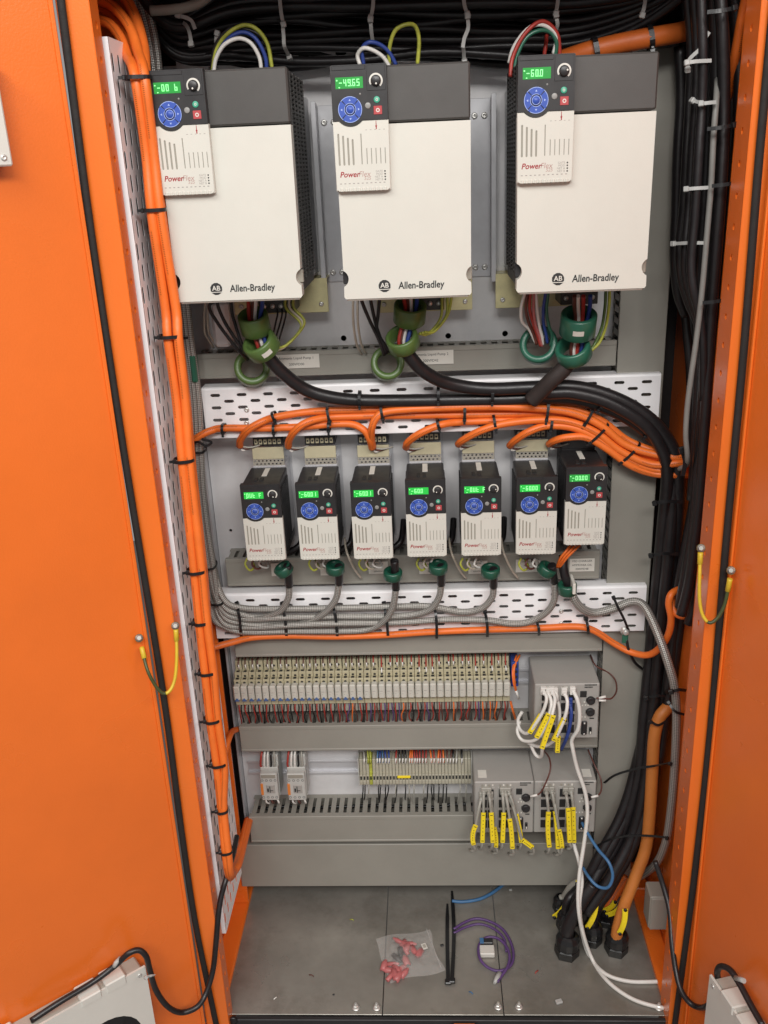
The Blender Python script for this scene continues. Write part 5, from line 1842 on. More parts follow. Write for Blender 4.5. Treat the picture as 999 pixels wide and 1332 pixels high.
strap([(604, 79, YT + .03), (603, 66, YT + .02), (602, 56, YT + .01)], 'lowest white cable tie beside the upper right corner of the middle drive')
strap([(723, 18, YT), (725, 6, YT), (727, -10, YT)], 'white cable tie above the right large drive at the picture top')
strap([(723, 20, YT), (725, 32, YT), (722, 42, YT + .01)], 'white cable tie above the right large drive ending behind its wires')
strap([(835, 20, YT), (838, 8, YT), (840, -8, YT)], 'thin white cable tie where the loom turns at the upper right')

# wire loops on top of the drives
for lab, m, p in (('white wire arching over the top of the left large drive', m_wht, [(278, 94, -.17), (281, 76, -.175), (292, 58, -.18), (310, 50, -.18), (326, 56, -.18), (337, 74, -.175), (340, 92, -.17)]),
                  ('yellow wire arching outermost over the left large drive', m_ygrn, [(276, 94, -.16), (282, 64, -.165), (296, 44, -.17), (316, 33, -.17), (334, 38, -.17), (348, 58, -.165), (354, 90, -.16)]),
                  ('blue wire arching over the top of the left large drive', m_blue, [(277, 94, -.165), (284, 68, -.17), (300, 48, -.175), (318, 42, -.175), (334, 52, -.175), (345, 74, -.17), (347, 92, -.165)]),
                  ('black wire arching beside the blue one over the left large drive', m_blk, [(275, 94, -.155), (280, 60, -.16), (298, 38, -.165), (316, 37, -.165), (338, 46, -.165), (351, 68, -.16), (352, 92, -.155)]),
                  ('white wire curling over the control module of the middle large drive', m_wht, [(468, 84, -.17), (465, 72, -.17), (472, 63, -.175), (484, 65, -.175), (498, 74, -.17), (506, 86, -.165)]),
                  ('blue wire curling over the control module of the middle large drive', m_blue, [(473, 84, -.165), (471, 64, -.17), (480, 55, -.175), (494, 58, -.17), (506, 68, -.165), (515, 84, -.16)]),
                  ('yellow wire looping high over the middle large drive', m_ygrn, [(506, 84, -.16), (507, 60, -.165), (514, 40, -.17), (528, 32, -.17), (540, 34, -.165), (545, 52, -.16), (543, 84, -.155)]),
                  ('white wire arching over the left corner of the right large drive', m_wht, [(662, 82, -.17), (668, 62, -.175), (682, 42, -.18), (698, 32, -.18), (714, 36, -.175), (724, 48, -.17), (720, 70, -.165)]),
                  ('red wire arching over the left corner of the right large drive', m_red, [(664, 100, -.19), (666, 78, -.185), (676, 54, -.185), (690, 36, -.185), (704, 28, -.18), (716, 33, -.175), (726, 48, -.17), (728, 72, -.165)]),
                  ('green wire arching beside the red one over the right large drive', m_tgrn, [(668, 98, -.18), (672, 74, -.18), (684, 50, -.18), (700, 40, -.178), (716, 42, -.172), (724, 56, -.17), (722, 74, -.165)]),
                  ('short red wire standing upright behind the right large drive', m_red, [(708, 72, -.14), (710, 58, -.14), (711, 46, -.13)])):
    wire(p, .0030, m, lab, per=7)

# ================================================================== RIGHT SIDE: UPRIGHT BLACK CABLES
rr = random.Random(11)
right_sets = [
    [(893, -20), (899, 60), (897, 130), (893, 200), (889, 270), (884, 320), (886, 360), (896, 395), (908, 425), (912, 470)],
    [(902, -20), (907, 60), (905, 130), (900, 200), (896, 270), (891, 330), (893, 366), (902, 398), (911, 430), (914, 500)],
    [(911, -20), (914, 60), (913, 130), (909, 200), (904, 280), (899, 340), (902, 378), (910, 410), (915, 460), (915, 520)],
    [(919, -20), (923, 50), (922, 130), (919, 210), (914, 300), (909, 380), (909, 440), (908, 510), (905, 580), (900, 650)],
    [(928, -20), (931, 50), (931, 130), (929, 210), (924, 300), (919, 380), (917, 450), (914, 520), (908, 600), (902, 680), (893, 740), (884, 790)],
    [(936, -20), (940, 40), (942, 130), (940, 210), (934, 300), (927, 390), (922, 470), (917, 550), (911, 640), (903, 710), (896, 760), (886, 800)],
    [(946, -20), (950, 40), (953, 130), (950, 210), (943, 300), (935, 390), (929, 470), (922, 560), (914, 650), (906, 720), (900, 770), (890, 805)],
    [(955, -20), (959, 40), (962, 110), (958, 210), (950, 300), (941, 390), (934, 470), (926, 560), (917, 650), (909, 730), (905, 780), (895, 812)],
    [(924, -20), (935, 60), (937, 150), (935, 230), (929, 320), (923, 400), (918, 480), (912, 560), (904, 640), (894, 700), (883, 760), (876, 830), (868, 900)],
    [(941, -20), (946, 60), (948, 150), (945, 230), (939, 320), (931, 400), (925, 480), (918, 560), (908, 650), (899, 720), (889, 790), (878, 860), (866, 930), (858, 990)],
    [(884, 60), (886, 130), (882, 200), (880, 270), (878, 330), (882, 380), (892, 410)]]
for k, p in enumerate(right_sets):
    Y0 = -.165 - .030 * (k % 3) if k < 8 else -.12
    if k == 10: Y0 = -.10
    pts = [(x, y, Y0 + rr.uniform(-.004, .004)) for x, y in p]
    cable('power_cable', pts, (.0068 if k < 3 else .0085), m_blk, 'black cable in the upright bundle between the right large drive and the right post', 'cable', 'upright black cables at the right side', 6, 10)
cable('signal_cable', [(930, 40, -.12), (933, 80, -.17), (932, 125, -.225), (928, 180, -.235), (925, 240, -.235), (920, 300, -.235), (913, 380, -.235), (906, 440, -.232), (899, 490, -.23), (894, 530, -.225), (892, 565, -.22), (894, 592, -.21), (893, 604, -.19), (884, 610, -.16)],   .0042, m_dgcab,
      'light grey cable hanging in front of the upright black cables', 'cable')
for lab, p in (('white cable tie above the other white ties on the upright black cables', [(893, 82, -.24), (905, 80, -.24), (925, 79, -.235)]),
               ('bent white cable tie end sticking up at the top of the right bundle', [(894, 90, -.22), (896, 78, -.225), (912, 62, -.23), (916, 52, -.23), (922, 42, -.225)]),
               ('white cable tie with bright head at the upper right bundle', [(912, 135, -.24), (920, 134, -.242), (931, 133, -.24)]),
               ('white cable tie head beside the bright one on the right bundle', [(902, 132, -.22), (908, 133, -.23), (912, 133, -.235)]),
               ('white cable tie in the middle of the right bundle, below the bright heads', [(893, 246, -.23), (905, 245, -.235), (922, 244, -.235)]),
               ('longest and lowest white cable tie on the right bundle', [(877, 317, -.20), (895, 316, -.22), (916, 316, -.235)])):
    strap(p, lab, w=.0048)
for (x, y, lab) in ((938, 14, 'top'), (938, 166, 'upper'), (944, 240, 'middle'), (932, 392, 'lower')):
    strap([(x + 16, y - 3, -.252), (x, y, -.258), (x - 18, y + 2, -.252)], '%s black cable tie across the upright black cables at the right' % lab, m_tieb, .005, 'black cable ties')
for (x, y, Y, lab) in ((868, 652, -.125, 'below the orange bundle'), (863, 720, -.12, 'beside the small drives'), (857, 905, -.115, 'behind the braided cable')):
    strap([(x - 16, y + 2, Y), (x, y, Y - .006), (x + 20, y + 1, Y)], 'black cable tie on the thick black cables ' + lab, m_tieb, .0055, 'black cable ties')
for (x, y, Y, lab) in ((893, 601, -.20, 'at the right end of the upper tray'),):
    strap([(x - 6, y - 16, Y), (x - 2, y, Y), (x - 5, y + 18, Y)], 'black cable tie gathering the orange cables ' + lab, m_tieb, .007, 'black cable ties')
strap([(873, 899, -.205), (884, 897, -.208), (892, 898, -.20)], 'black cable tie on the braided cable at the right wall', m_tieb, .0055, 'black cable ties')
strap([(870, 914, -.195), (878, 925, -.205), (893, 930, -.20)], 'loose black cable tie under the one on the braided cable', m_tieb, .0045, 'black cable ties')
strap([(846, 938, -.148), (856, 943, -.15), (866, 938, -.145)], 'black cable tie round the thick orange cable near its top', m_tieb, .0045, 'black cable ties')
strap([(786, 1018, -.10), (800, 1008, -.12), (826, 1000, -.14), (850, 996, -.155), (872, 992, -.20)], 'long black cable tie stretched over the thick orange cable', m_tieb, .0045, 'black cable ties', head=1)
strap([(772, 1103, -.11), (790, 1093, -.14), (815, 1087, -.16), (845, 1087, -.17), (868, 1089, -.19)], 'long black cable tie stretched low across the black cables', m_tieb, .0045, 'black cable ties', head=1)
for (x, y, lab) in ((774, 65, 'left'), (845, 49, 'right')):
    tie(x, y, -.127, 12, -3, .0155, .0155, '%s black cable tie on the thick orange cable over the right large drive' % lab, w=.0075)

# ties on the upper tray
for (x, y, dx, dy, a, lab) in ((291, 557, 12, 0, .0078, 'over the single orange cable at the left end'), (357, 541, 12, -4, .0078, 'above the first small drive, upper'), (357, 557, 12, 0, .0080, 'above the first small drive, lower'),
                               (428, 539, 12, -2, .0125, 'above the second small drive, upper'), (428, 554, 12, 0, .0080, 'above the second small drive, lower'), (497, 536, 12, -2, .0125, 'above the third small drive'),
                               (570, 551, 12, -3, .0085, 'above the fourth small drive'), (604, 535, 12, 0, .0155, 'between the fourth and fifth drives, upper'), (643, 549, 12, -2, .0125, 'above the fifth small drive'),
                               (711, 534, 12, 1, .0175, 'above the sixth drive, upper'), (716, 551, 12, 1, .0130, 'above the sixth drive, lower'), (764, 541, 12, 6, .0175, 'at the bend, upper'),
                               (777, 563, 10, 10, .0235, 'slanting across the bend'), (818, 588, 9, 9, .0240, 'slanting over the lower end of the bend')):
    tie(x, y, YO - .006, dx, dy, a, .0155, 'black cable tie on the upper tray ' + lab, w=.0048, hs=.0062, ha=.5)
for (x, y, dx, dy, lab) in ((468, 518, 12, 0, 'above the third drive'), (570, 512, 12, 0, 'above the fourth drive'), (640, 511, 12, 0, 'beside the thick sleeve'), (783, 522, 12, 6, 'at the start of the bend'), (846, 559, 10, 10, 'at the end of the bend')):
    tie(x, y, -.105, dx, dy, .0155 if x > 600 else .0125, .016, 'black cable tie round the black motor cables ' + lab, w=.0048, group='black cable ties')
# ties on the lower tray: straps over all grey cables
for k, (x, lab) in enumerate(((312, 'leftmost'), (371, 'below the first small drive'), (437, 'below the second small drive'), (503, 'below the third small drive'))):
    strap([(x - 3, 786, -.086), (x - 2, 795, -.101), (x, 806, -.103), (x + 1, 818, -.102), (x + 2, 829, -.086)], 'black cable tie strapping the grey braided cables down, ' + lab, m_tieb, .0052, 'black cable ties')
for k, (x, y0, y1, lab) in enumerate(((567, 786, 830, 'below the fourth small drive'), (633, 796, 828, 'below the fifth small drive'), (700, 808, 826, 'below the sixth small drive'), (764, 806, 824, 'near the right end'))):
    strap([(x - 2, y0, -.084), (x, (y0 * 2 + y1) / 3, -.101), (x + 1, (y0 + 2 * y1) / 3, -.101), (x + 1, y1, -.084)], 'black cable tie on the lower tray ' + lab, m_tieb, .0052, 'black cable ties')
strap([(798, 777, -.11), (804, 790, -.112), (812, 806, -.108), (817, 819, -.10)], 'long black cable tie slanting from the braided cable at the right of the lower tray', m_tieb, .0045, 'black cable ties')
mb = MB()
c = at(813, 820, -.098)
mb.lathe(c, (0, -1, 0), [(.009, 0), (.009, .003), (.0055, .0035), (.0055, .010), (.0045, .011), (.00001, .011)], 12)
o = single('earth_bolt', mb, m_steel, 'steel bolt with green lug at the right end of the lower tray', 'bolt')
part('lug', MB().box(c.x - .005, c.x + .006, c.y - .004, c.y + .001, c.z - .026, c.z - .006, .0015), m_tgrn, o)
cable('wire', [(815, 832, -.10), (818, 846, -.10), (826, 862, -.09), (838, 872, -.07)], .0028, m_blk, 'black wire leaving the green lug at the right of the lower tray', 'wire')
# ties on the upright grey bundle
for (x, y, lab) in ((240, 437, 'beside the left large drive'), (258, 585, 'beside the upper tray'), (272, 735, 'beside the small drives'), (283, 781, 'where they turn onto the lower tray')):
    tie(x, y, -.088, 3, 30, .0135, .020, 'black cable tie round the upright grey cables ' + lab, ha=.2)
strap([(246, 578, -.10), (258, 575, -.112), (268, 580, -.11), (275, 575, -.11), (262, 571, -.115)], 'loose black cable tie tail sticking out beside the upper tray', m_tieb, .0045, 'black cable ties')
g = at(253, 478, -.10)
gp = MB().box(g.x - .006, g.x + .004, -.106, -.085, at(253, 497, -.10).z, at(253, 462, -.10).z, .002)
single('earth_lug', gp, m_tgrn, 'upright green lug at the left end of the duct beside the grey cables', 'lug')

# ================================================================== LABELS ON THE DUCTS
def sticker(px0, py0, px1, py1, Y, lines, label, size=.0052):
    a, b_ = at(px0, py0, Y), at(px1, py1, Y)
    o = single('paper_label', MB().box(a.x, b_.x, Y, Y + .0006, b_.z, a.z), m_label, label, 'label', 'paper labels on the grey ducts')
    mb = MB()
    n = len(lines)
    for k, l in enumerate(lines):
        t = text_mb(l, size, (a.x + b_.x) / 2, a.z - (a.z - b_.z) * (k + .62) / (n + .25), Y - .0003, align='CENTER')
        mb.add(t.v, t.f)
    part('lettering', mb, m_ink, o)


sticker(355, 462, 416, 478, -.0625, ('Ammonia Liquid Pump 1', '200VFD00'), 'white paper label under the left large drive naming the first pump', .0062)
sticker(530, 457, 590, 473, -.0625, ('Ammonia Liquid Pump 2', '200VFD42'), 'white paper label under the middle large drive naming the second pump', .0062)
for k, (x0, x1, y0, y1) in enumerate(((352, 370, 733, 749), (416, 446, 733, 748), (479, 505, 731, 746), (545, 580, 731, 746), (609, 634, 730, 746), (671, 699, 728, 744))):
    sticker(x0, y0, x1, y1, -.0625, ('VSD', '200VFD', '4%d' % (k + 1)) if k == 0 else ('AMMONIA', 'PUMP', '200VFD4%d' % (k + 1)), 'small white paper label half hidden under the %s small drive' % ORD[k], .0042)
sticker(741, 727, 773, 743, -.0625, ('VSD CHARGER', 'AMMONIA OIL', '200VFD48'), 'white paper label with three lines under the rightmost small drive', .0056)
# loose control wires under the small drives
for k in range(6):
    x = (322, 405, 470, 545, 602, 678)[k]
    for j, (m, cn) in enumerate(((m_ygrn, 'yellow'), (m_brown if k in (0, 5) else m_cwire, 'brown' if k in (0, 5) else 'clear'), (m_wht, 'white'))):
        dx = 9 * j
        wire([(x + dx, 726, -.11), (x + dx - 3, 734, -.116), (x + dx + 3, 742 - 2 * j, -.112), (x + dx + 9, 737, -.10), (x + dx + 5, 728, -.08)], .0020, m, '%s control wire curling out under the %s small drive' % (cn, ORD[k]))
for j, x in enumerate((448, 584, 652)):
    wire([(x, 700, -.07), (x + 2, 714, -.09), (x + 6, 726, -.10), (x + 14, 742, -.085), (x + 22, 752, -.07)], .0022, m_cwire, 'clear wire hanging in the gap right of the %s small drive' % ('second', 'fourth', 'fifth')[j])
for k in range(6):
    x = SX[k] + SWD + .006
    cable('wire', [Vector((x + .010, -.012, -.452)), Vector((x + .008, -.03, -.468)), Vector((x + .004, -.045, -.482)), Vector((x - .01, -.05, -.492)), Vector((x - .03, -.05, -.498))], .0060, m_blk, 'dark cable in the gap right of the %s small drive' % ORD[k], 'wire')
for j in range(3):
    wire([(743 + 6 * j, 708, -.11), (737 + 5 * j, 716, -.12), (729 + 4 * j, 726, -.12), (724 + 2 * j, 738, -.11)], .0024, m_ocab, '%s thin orange wire leaving the rightmost small drive' % ('left', 'middle', 'right')[j])

# ================================================================== EARTH STRAPS
m_eyel = mat('yellow_earth_pvc', (.62, .44, .03), .45, var=.12, scale=40)
m_dull = mat('dull_steel', (.24, .23, .21), .42, metal=.7, var=.1, scale=60)
def earth(p0, p1, path, y_n, label):
    t = thing('earth_strap', label, 'earth strap', (p0 + p1) / 2, 'earth straps between doors and frame')
    mid = len(path) // 2
    P = smooth_path(path, 7)
    n = int(len(P) * (.52 if y_n else .5))
    A, B = (P[:n + 1], P[n:])
    part('yellow_half', MB().tube(A, .0027, 9), m_eyel, t)
    part('green_half', MB().tube(B, .0027, 9), m_fgrn2, t, label='dark green half')  # this half is dark green, the other yellow
    for p, q, P2 in ((p0, A[0], A), (p1, B[-1], B[::-1])):
        d = (P2[0] - P2[3]).normalized()
        part('lug', MB().tube([P2[3], P2[0], P2[0] + d * .004], .0040, 9), m_eyel, t)
        n_ = (CAM - p).normalized()
        part('lug_eye', MB().lathe(p, n_, [(.0045, 0), (.0066, 0), (.0066, .0016), (.0045, .002)], 14), m_brass, t)
        b2 = MB().lathe(p, n_, [(.0060, .0016), (.0060, .0026), (.0045, .0028)], 14)
        b2.lathe(p, n_, [(.0046, .0026), (.0046, .006), (.0036, .007), (.00001, .007)], 6, False)
        part('bolt', b2, m_dull, t)
    return t


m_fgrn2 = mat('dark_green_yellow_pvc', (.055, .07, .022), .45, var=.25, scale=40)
pd, zd = door_pix(181, 830, HL, dL, nL, .012)
pL = RL(Vector((pd, .012, zd)))
def dpt(px, py, s): 
    a, z = door_pix(px, py, HL, dL, nL, s)
    return RL(Vector((a, s, z)))
def dptr(px, py, s):
    a, z = door_pix(px, py, HR, dR, nR, s)
    return RR(Vector((a, s, z)))
earth(at(228, 814, -.37), pL, [at(229, 822, -.374), at(230, 850, -.385), at(228, 880, -.395), at(222, 897, -.405), at(213, 902, -.41), at(203, 893, -.412), at(192, 872, -.41), at(184, 845, -.40)] [:7] + [dpt(185, 845, .016)], True,
      'green and yellow earth strap hanging between the left door and frame')
pR = dptr(951, 742, .012)
earth(at(912, 713, -.37), pR, [at(911, 722, -.374), at(910, 750, -.384), at(910, 780, -.39), at(914, 800, -.395), at(923, 810, -.40), at(934, 803, -.40), at(943, 785, -.398), dptr(949, 756, .016)], True,
      'green and yellow earth strap hanging between the right door and frame')

# ================================================================== DOOR CABLES
cable('fan_cable', [dpt(40, 1328, .022), dpt(80, 1302, .026), dpt(120, 1278, .026), dpt(150, 1256, .030), dpt(166, 1241, .04), dpt(180, 1236, .045), dpt(190, 1244, .05), dpt(195, 1262, .045), at(203, 1288, -.46), at(218, 1309, -.45), at(236, 1317, -.43), at(256, 1310, -.42), at(268, 1292, -.40),
                    at(277, 1262, -.38), at(281, 1225, -.37), at(284, 1190, -.355), at(288, 1165, -.34), at(295, 1140, -.32), at(303, 1112, -.27), at(308, 1088, -.22)], .0050, m_blk, 'black fan cable looping from the left fan to the left tray', 'fan cable', 'black cables of the door fans')
cable('fan_cable', [at(852, 1120, -.26), at(862, 1150, -.28), at(871, 1185, -.31), at(874, 1225, -.345), at(879, 1262, -.375), at(886, 1288, -.40), at(897, 1304, -.42), at(908, 1310, -.43), dptr(919, 1309, .03), dptr(930, 1297, .022), dptr(934, 1280, .02), dptr(933, 1264, .03), dptr(938, 1257, .03),
                    dptr(950, 1262, .026), dptr(962, 1280, .024), dptr(976, 1306, .024), dptr(992, 1334, .024)], .0050, m_blk, 'black fan cable curving from the right post to the right fan', 'fan cable', 'black cables of the door fans')
for lab, p, q in (('left', dpt(157, 1246, .03), dpt(148, 1258, .03)), ('right', dptr(957, 1272, .03), dptr(968, 1276, .03))):
    mb = MB().tube([p, (p + q) / 2 + Vector((0, -.004, .004)), q], .004, 8)
    single('cable_clip', mb, m_tiew, 'pale cable clip holding the fan cable above the %s fan' % lab, 'cable clip', 'cable clips on the doors')
strap([(191, 1270, -.50), (196, 1269, -.505), (201, 1268, -.50)], 'small white cable tie on the black cable of the left fan', w=.004)

# ================================================================== FLOOR: GLANDS AND LOOSE THINGS
def gland(px, py, sc, label, cabm=None):
    p = atZ(px, py, ZF + .0005)
    t = thing('cable_gland', label, 'cable gland', p, 'black cable glands in the floor')
    ax = Vector((.04, .0, 1))
    part('body', MB().lathe(p, ax, [(.024 * sc, 0), (.024 * sc, .016 * sc), (.021 * sc, .018 * sc)], 6, False), m_tieb, t)
    mb = MB().lathe(p + ax * .018 * sc, ax, [(.021 * sc, 0), (.023 * sc, .004 * sc), (.023 * sc, .020 * sc), (.019 * sc, .028 * sc), (.0135 * sc, .031 * sc)], 12, False)
    part('dome_nut', mb, m_tieb, t)
    return p


gl = [((737, 1240), 1.05, 'large black gland nearest the front holding a black cable'), ((801, 1236), 1.0, 'black gland holding the thick orange cable'), ((769, 1224), .92, 'black gland behind the white network cables'),
      ((735, 1206), .80, 'black gland behind the large front one'), ((729, 1183), .72, 'small black gland with a grey cable, farthest back'), ((788, 1200), .78, 'small black gland behind the orange cable')]
GP = [gland(x, y, s_, lab) for (x, y), s_, lab in gl]
cable('motor_cable', [GP[4] + Vector((0, 0, .03)), at(735, 1166, -.075), at(744, 1153, -.085), at(758, 1146, -.09), at(780, 1140, -.09)], .0085, m_grycab, 'short grey cable bending out of the rearmost gland', 'cable')
cable('motor_cable', [GP[0] + Vector((0, 0, .035)), GP[0] + Vector((.002, .002, .07)), at(757, 1172, -.18), at(772, 1150, -.17)], .0135, m_blk, 'thickest black cable rising from the large front gland', 'cable', None, 8, 14)
cable('motor_cable', [GP[2] + Vector((0, 0, .03)), GP[2] + Vector((.004, .004, .08)), at(790, 1160, -.15), at(806, 1130, -.14)], .0120, m_blk, 'black cable rising from the gland behind the white cables', 'cable', None, 8, 14)
cable('motor_cable', [GP[3] + Vector((0, 0, .03)), GP[3] + Vector((.006, .004, .07)), at(758, 1150, -.10), at(778, 1120, -.10)], .0100, m_blk, 'black cable rising from the gland behind the front one', 'cable', None, 8, 12)
cable('motor_cable', [GP[5] + Vector((0, 0, .03)), at(795, 1172, -.10), at(803, 1158, -.09), at(815, 1140, -.08)], .0100, m_ocab, 'short orange cable rising from the small gland behind', 'cable')
for (p, q, Y, sg, lab) in (((737, 1172), (721, 1192), -.10, .0, 'slanting at the gland behind the front one'), ((775, 1176), (764, 1206), -.175, .0, 'upright between the white cables and the orange one'),
                           ((813, 1182), (806, 1213), -.205, .0, 'on the thick orange cable'), ((750, 1148), (772, 1138), -.11, .0, 'lying flat on the grey cable'), ((786, 1184), (800, 1172), -.115, 0, 'above the small gland behind'), ((789, 1190), (806, 1180), -.13, 0, 'crossing just in front of the orange cable')):
    mb = MB()
    pts = marker(mb, at(p[0], p[1], Y), at(q[0], q[1], Y), Vector((.003, -.003, 0)), .0115, .003)
    o = single('cable_marker', mb, m_yel, 'yellow cable marker ' + lab, 'cable marker', 'yellow cable markers above the glands')
    for i in (0, 8):
        part('tie_end', MB().lathe(pts[i] + Vector((0, -.003, 0)), (0, -1, .3), [(.0036, 0), (.0036, .002), (.00001, .002)], 8), m_tieb, o)
# grey junction box by the right rail
a = at(836, 1198, -.20)
t = thing('junction_box', 'small grey box behind the right post above the floor', 'box', Vector((.425, -.2, -1.27)))
p0, p1 = at(844, 1160, -.20), at(865, 1201, -.20)
part('box', MB().box(p0.x, p1.x, -.215, -.17, p1.z, p0.z, .003), m_duct, t)
part('lid', MB().box(p0.x + .002, p1.x - .002, -.2185, -.2155, p1.z + .002, p0.z - .002, .001), m_duct, t)

ZL = ZF + .0012
# two loose black cable ties lying on the floor
for (a, b_, dz, lab) in (((582, 1176), (583, 1279), .0, 'left loose black cable tie lying on the cabinet floor'), ((588, 1160), (588, 1278), .0015, 'right loose black cable tie lying on the cabinet floor')):
    p, q = atZ(*a, ZL), atZ(*b_, ZL)
    mid = (p + q) / 2 + Vector((.004 if dz else -.001, 0, .002))
    d = (q - p).normalized()
    P = smooth_path([p, mid, q], 8)
    mb = MB()
    x = d.cross(Vector((0, 0, 1)))
    vs = []
    for i, c in enumerate(P):
        w_ = .0038 * (1 - .5 * max(0, 1 - i / 3))
        for s_, h in ((-1, 0), (-1, .0014), (1, .0014), (1, 0)):
            vs.append(c + x * (s_ * w_) + Vector((0, 0, h + dz)))
    fs = []
    for i in range(len(P) - 1):
        for k in range(4):
            fs.append((4 * i + k, 4 * i + (k + 1) % 4, 4 * i + 4 + (k + 1) % 4, 4 * i + 4 + k))
    mb.add(vs, fs)
    mb.box(-.0062, .0062, -.006, .006, dz, .007 + dz, .0015, lambda v: q + x * v.x + d * v.y + Vector((0, 0, v.z)))
    single('loose_cable_tie', mb, m_tieb, lab, 'cable tie', 'loose cable ties on the floor')

# purple cable ring with its plug
zz = ZF + .005
pur = [atZ(590, 1209, zz), atZ(604, 1200, zz), atZ(620, 1195, zz), atZ(638, 1199, zz), atZ(654, 1209, zz), atZ(664, 1225, zz), atZ(668, 1242, zz), atZ(664, 1256, zz), atZ(650, 1263, zz), atZ(634, 1258, zz), atZ(624, 1246, zz + .004), atZ(623, 1230, zz + .004), atZ(632, 1220, zz + .005),
       atZ(646, 1220, zz + .006), atZ(658, 1230, zz + .006), atZ(663, 1244, zz + .006), atZ(660, 1258, zz + .004), atZ(652, 1270, zz), atZ(647, 1277, zz)]
o = single('patch_cable', MB().tube(smooth_path(pur, 6), .0029, 9), m_purple, 'purple cable coiled in a ring on the cabinet floor', 'patch cable')
e0, e1 = atZ(650, 1266, zz + .001), atZ(643, 1279, zz)
part('plug', MB().tube([e0, (e0 + e1) / 2, e1], .0052, 8, True, [.0056, .0052, .003]), m_tiew, o)
o2 = single('patch_cable', MB().tube(smooth_path([atZ(590, 1214, zz), atZ(606, 1206, zz), atZ(624, 1202, zz), atZ(642, 1208, zz), atZ(655, 1220, zz), atZ(659, 1238, zz)], 6), .0027, 8), m_purple, 'second purple cable end lying inside the larger purple ring', 'patch cable')
c = atZ(633, 1240, ZF + .001)
t = thing('contact_block', 'small black and white contact block inside the purple ring', 'connector', c)
part('base', MB().box(c.x - .014, c.x + .016, c.y - .012, c.y + .012, ZF + .001, ZF + .012, .0015), m_fan, t)
part('terminal_part', MB().box(c.x - .012, c.x + .014, c.y + .0125, c.y + .026, ZF + .001, ZF + .016, .0015), m_dark, t)
part('blue_tab', MB().box(c.x - .013, c.x - .005, c.y + .010, c.y + .024, ZF + .0165, ZF + .018, .0003), m_lblue, t)
# blue cable end peeping out at the back of the floor
cable('patch_cable', [atZ(588, 1172, zz), atZ(602, 1173, zz), atZ(622, 1170, zz), atZ(636, 1164, zz), atZ(648, 1156, zz), atZ(660, 1146, zz)], .0036, m_lblue, 'light blue cable lying across the back of the cabinet floor', 'patch cable')
# scraps
for k, (x, y, m, s_, lab) in enumerate(((727, 1304, m_tiew, .007, 'white plastic scrap on the right floor plate'), (575, 1230, m_tieb, .0035, 'black scrap beside the loose cable ties'), (664, 1158, m_tiew, .0035, 'white crumb at the back of the floor'), (434, 1294, m_tieb, .0022, 'dark crumb on the left floor plate'))):
    p = atZ(x, y, ZF + .0006)
    mb = MB().box(-s_, s_, -s_ * .7, s_ * .7, 0, s_ * .7, s_ * .15, lambda v: p + Vector((v.x * .9 - v.y * .3, v.y * .9 + v.x * .3, v.z)))
    single('scrap', mb, m, lab, 'scrap')

# zip bag with red plugs
qa = [atZ(488, 1222, ZF), atZ(557, 1209, ZF), atZ(577, 1262, ZF), atZ(507, 1280, ZF)]
rb = random.Random(3)
NX, NY = 34, 30
from mathutils import noise as NZ


def bag_h(u, v):
    e = min(u, 1 - u, v, 1 - v)
    base = min(1, e * 5)
    n_ = NZ.noise(Vector((u * 4.2, v * 4.2, 1.3))) * .6 + NZ.noise(Vector((u * 10, v * 8, 4.3))) * .32 + abs(NZ.noise(Vector((u * 5 + v * 6, v * 3 - u * 2, 7)))) * .8
    hump = math.exp(-((u - .32) ** 2 + (v - .55) ** 2) / .07)
    return max(.0015, (.004 + .014 * hump + .010 * n_ * base) * base + .0015)


bag = thing('plastic_bag', 'clear zip bag with small red plugs lying on the cabinet floor', 'plastic bag', (qa[0] + qa[2]) / 2)
for (hh, nm) in ((1, 'upper_film'), (0, 'lower_film')):
    mb = MB()
    vs = []
    for j in range(NY + 1):
        for i in range(NX + 1):
            u, v = i / NX, j / NY
            p = (qa[0] * (1 - u) + qa[1] * u) * (1 - v) + (qa[3] * (1 - u) + qa[2] * u) * v
            p = p.copy()
            p.x += .004 * math.sin(v * 7 + 1) * (1 if u > .5 else .4)
            p.y += .004 * math.sin(u * 6)
            p.z = ZF + (bag_h(u, v) if hh else .0009)
            vs.append(p)
    fs = [(j * (NX + 1) + i, j * (NX + 1) + i + 1, (j + 1) * (NX + 1) + i + 1, (j + 1) * (NX + 1) + i) for j in range(NY) for i in range(NX)]
    mb.add(vs, fs, True)
    part(nm, mb, m_film, bag)
zs_ = [qa[1] * (1 - k / 10) + qa[2] * (k / 10) + Vector((-.004, 0, .003)) for k in range(11)]
part('zip_seam', MB().tube(zs_, .0014, 6), m_film, bag)
p = atZ(552, 1231, ZF + .010)
part('tag_print', MB().box(-.005, .005, -.0075, .0075, 0, .0006, 0, lambda v: p + Vector((v.x * .93 - v.y * .36, v.y * .93 + v.x * .36, v.z))), m_label, bag)
part('tag_centre', MB().box(-.003, .003, -.0045, .0045, .0008, .0012, 0, lambda v: p + Vector((v.x * .93 - v.y * .36, v.y * .93 + v.x * .36, v.z))), m_fan2, bag)
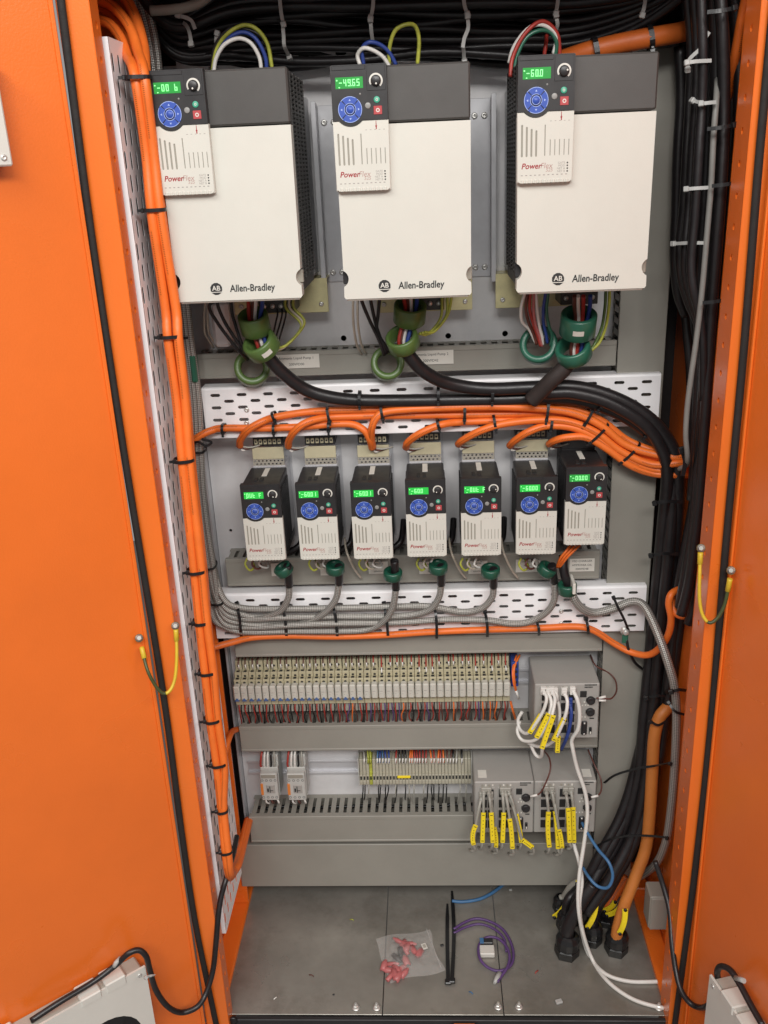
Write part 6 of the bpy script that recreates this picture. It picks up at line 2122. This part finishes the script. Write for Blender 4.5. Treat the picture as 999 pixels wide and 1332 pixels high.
plug_xy = [(505, 1262), (514, 1268), (522, 1260), (511, 1254), (530, 1232), (538, 1236), (524, 1228), (518, 1270), (528, 1250), (516, 1246), (534, 1228), (521, 1239), (500, 1256), (508, 1270), (526, 1266), (516, 1260), (545, 1240), (518, 1224), (527, 1236)]
for k, (x, y) in enumerate(plug_xy):
    p = atZ(x, y, ZF + .0045 + .002 * (k % 2))
    ax = Vector((rb.uniform(-1, 1), rb.uniform(-1, 1), rb.uniform(-.1, .2)))
    sc_ = rb.uniform(.55, .95)
    mb = MB().lathe(p, ax, [(.0045 * sc_, -.012), (.0075 * sc_, -.011), (.0078 * sc_, .004), (.005 * sc_, .009), (.0030 * sc_, .013)], 12)
    single('plug', mb, m_dgrey if k in (9, 11) else m_pink, ('dark plug inside the clear bag' if k in (9, 11) else 'red plastic plug inside the clear bag'), 'plug', 'plugs inside the clear bag')

# black cables added to fill the shade behind the upright bundle
for k in range(8):
    x0 = 884 + 8.5 * k
    pts = [(x0 + 4, -20, -.05 - .004 * k), (x0 + 6, 60, -.05), (x0 + 3, 160, -.05), (x0 - 3, 280, -.05), (x0 - 2 + (6 - k), 360, -.055), (x0 + 2 * (5 - k), 430, -.06), (x0 + 3 * (5 - k), 500, -.07), (x0 + 3 * (4 - k), 600, -.07)]
    cable('power_cable', [(x, y, Y + rr.uniform(-.006, .006)) for x, y, Y in pts], .0085, m_blk, 'black cable added as shade at the back of the upright bundle at the right', 'cable', 'added rear black cables at the right side', 6, 9)

# wire clippings on the floor
for k, (x, y, dx, dy, m, cn) in enumerate(((402, 1268, 6, 2, m_brown, 'brown'), (356, 1300, 4, -3, m_wht, 'white'), (610, 1290, 5, 3, m_lblue, 'blue'), (700, 1262, -4, 4, m_red, 'red'), (455, 1196, 5, 1, m_ygrn, 'yellow'))):
    p, q = atZ(x, y, ZF + .0016), atZ(x + dx, y + dy, ZF + .0016)
    single('wire_clipping', MB().tube([p, (p + q) / 2 + Vector((.0008, .001, .0006)), q], .0011, 6), m, 'tiny %s wire clipping lying on the cabinet floor' % cn, 'wire clipping', 'wire clippings on the floor')
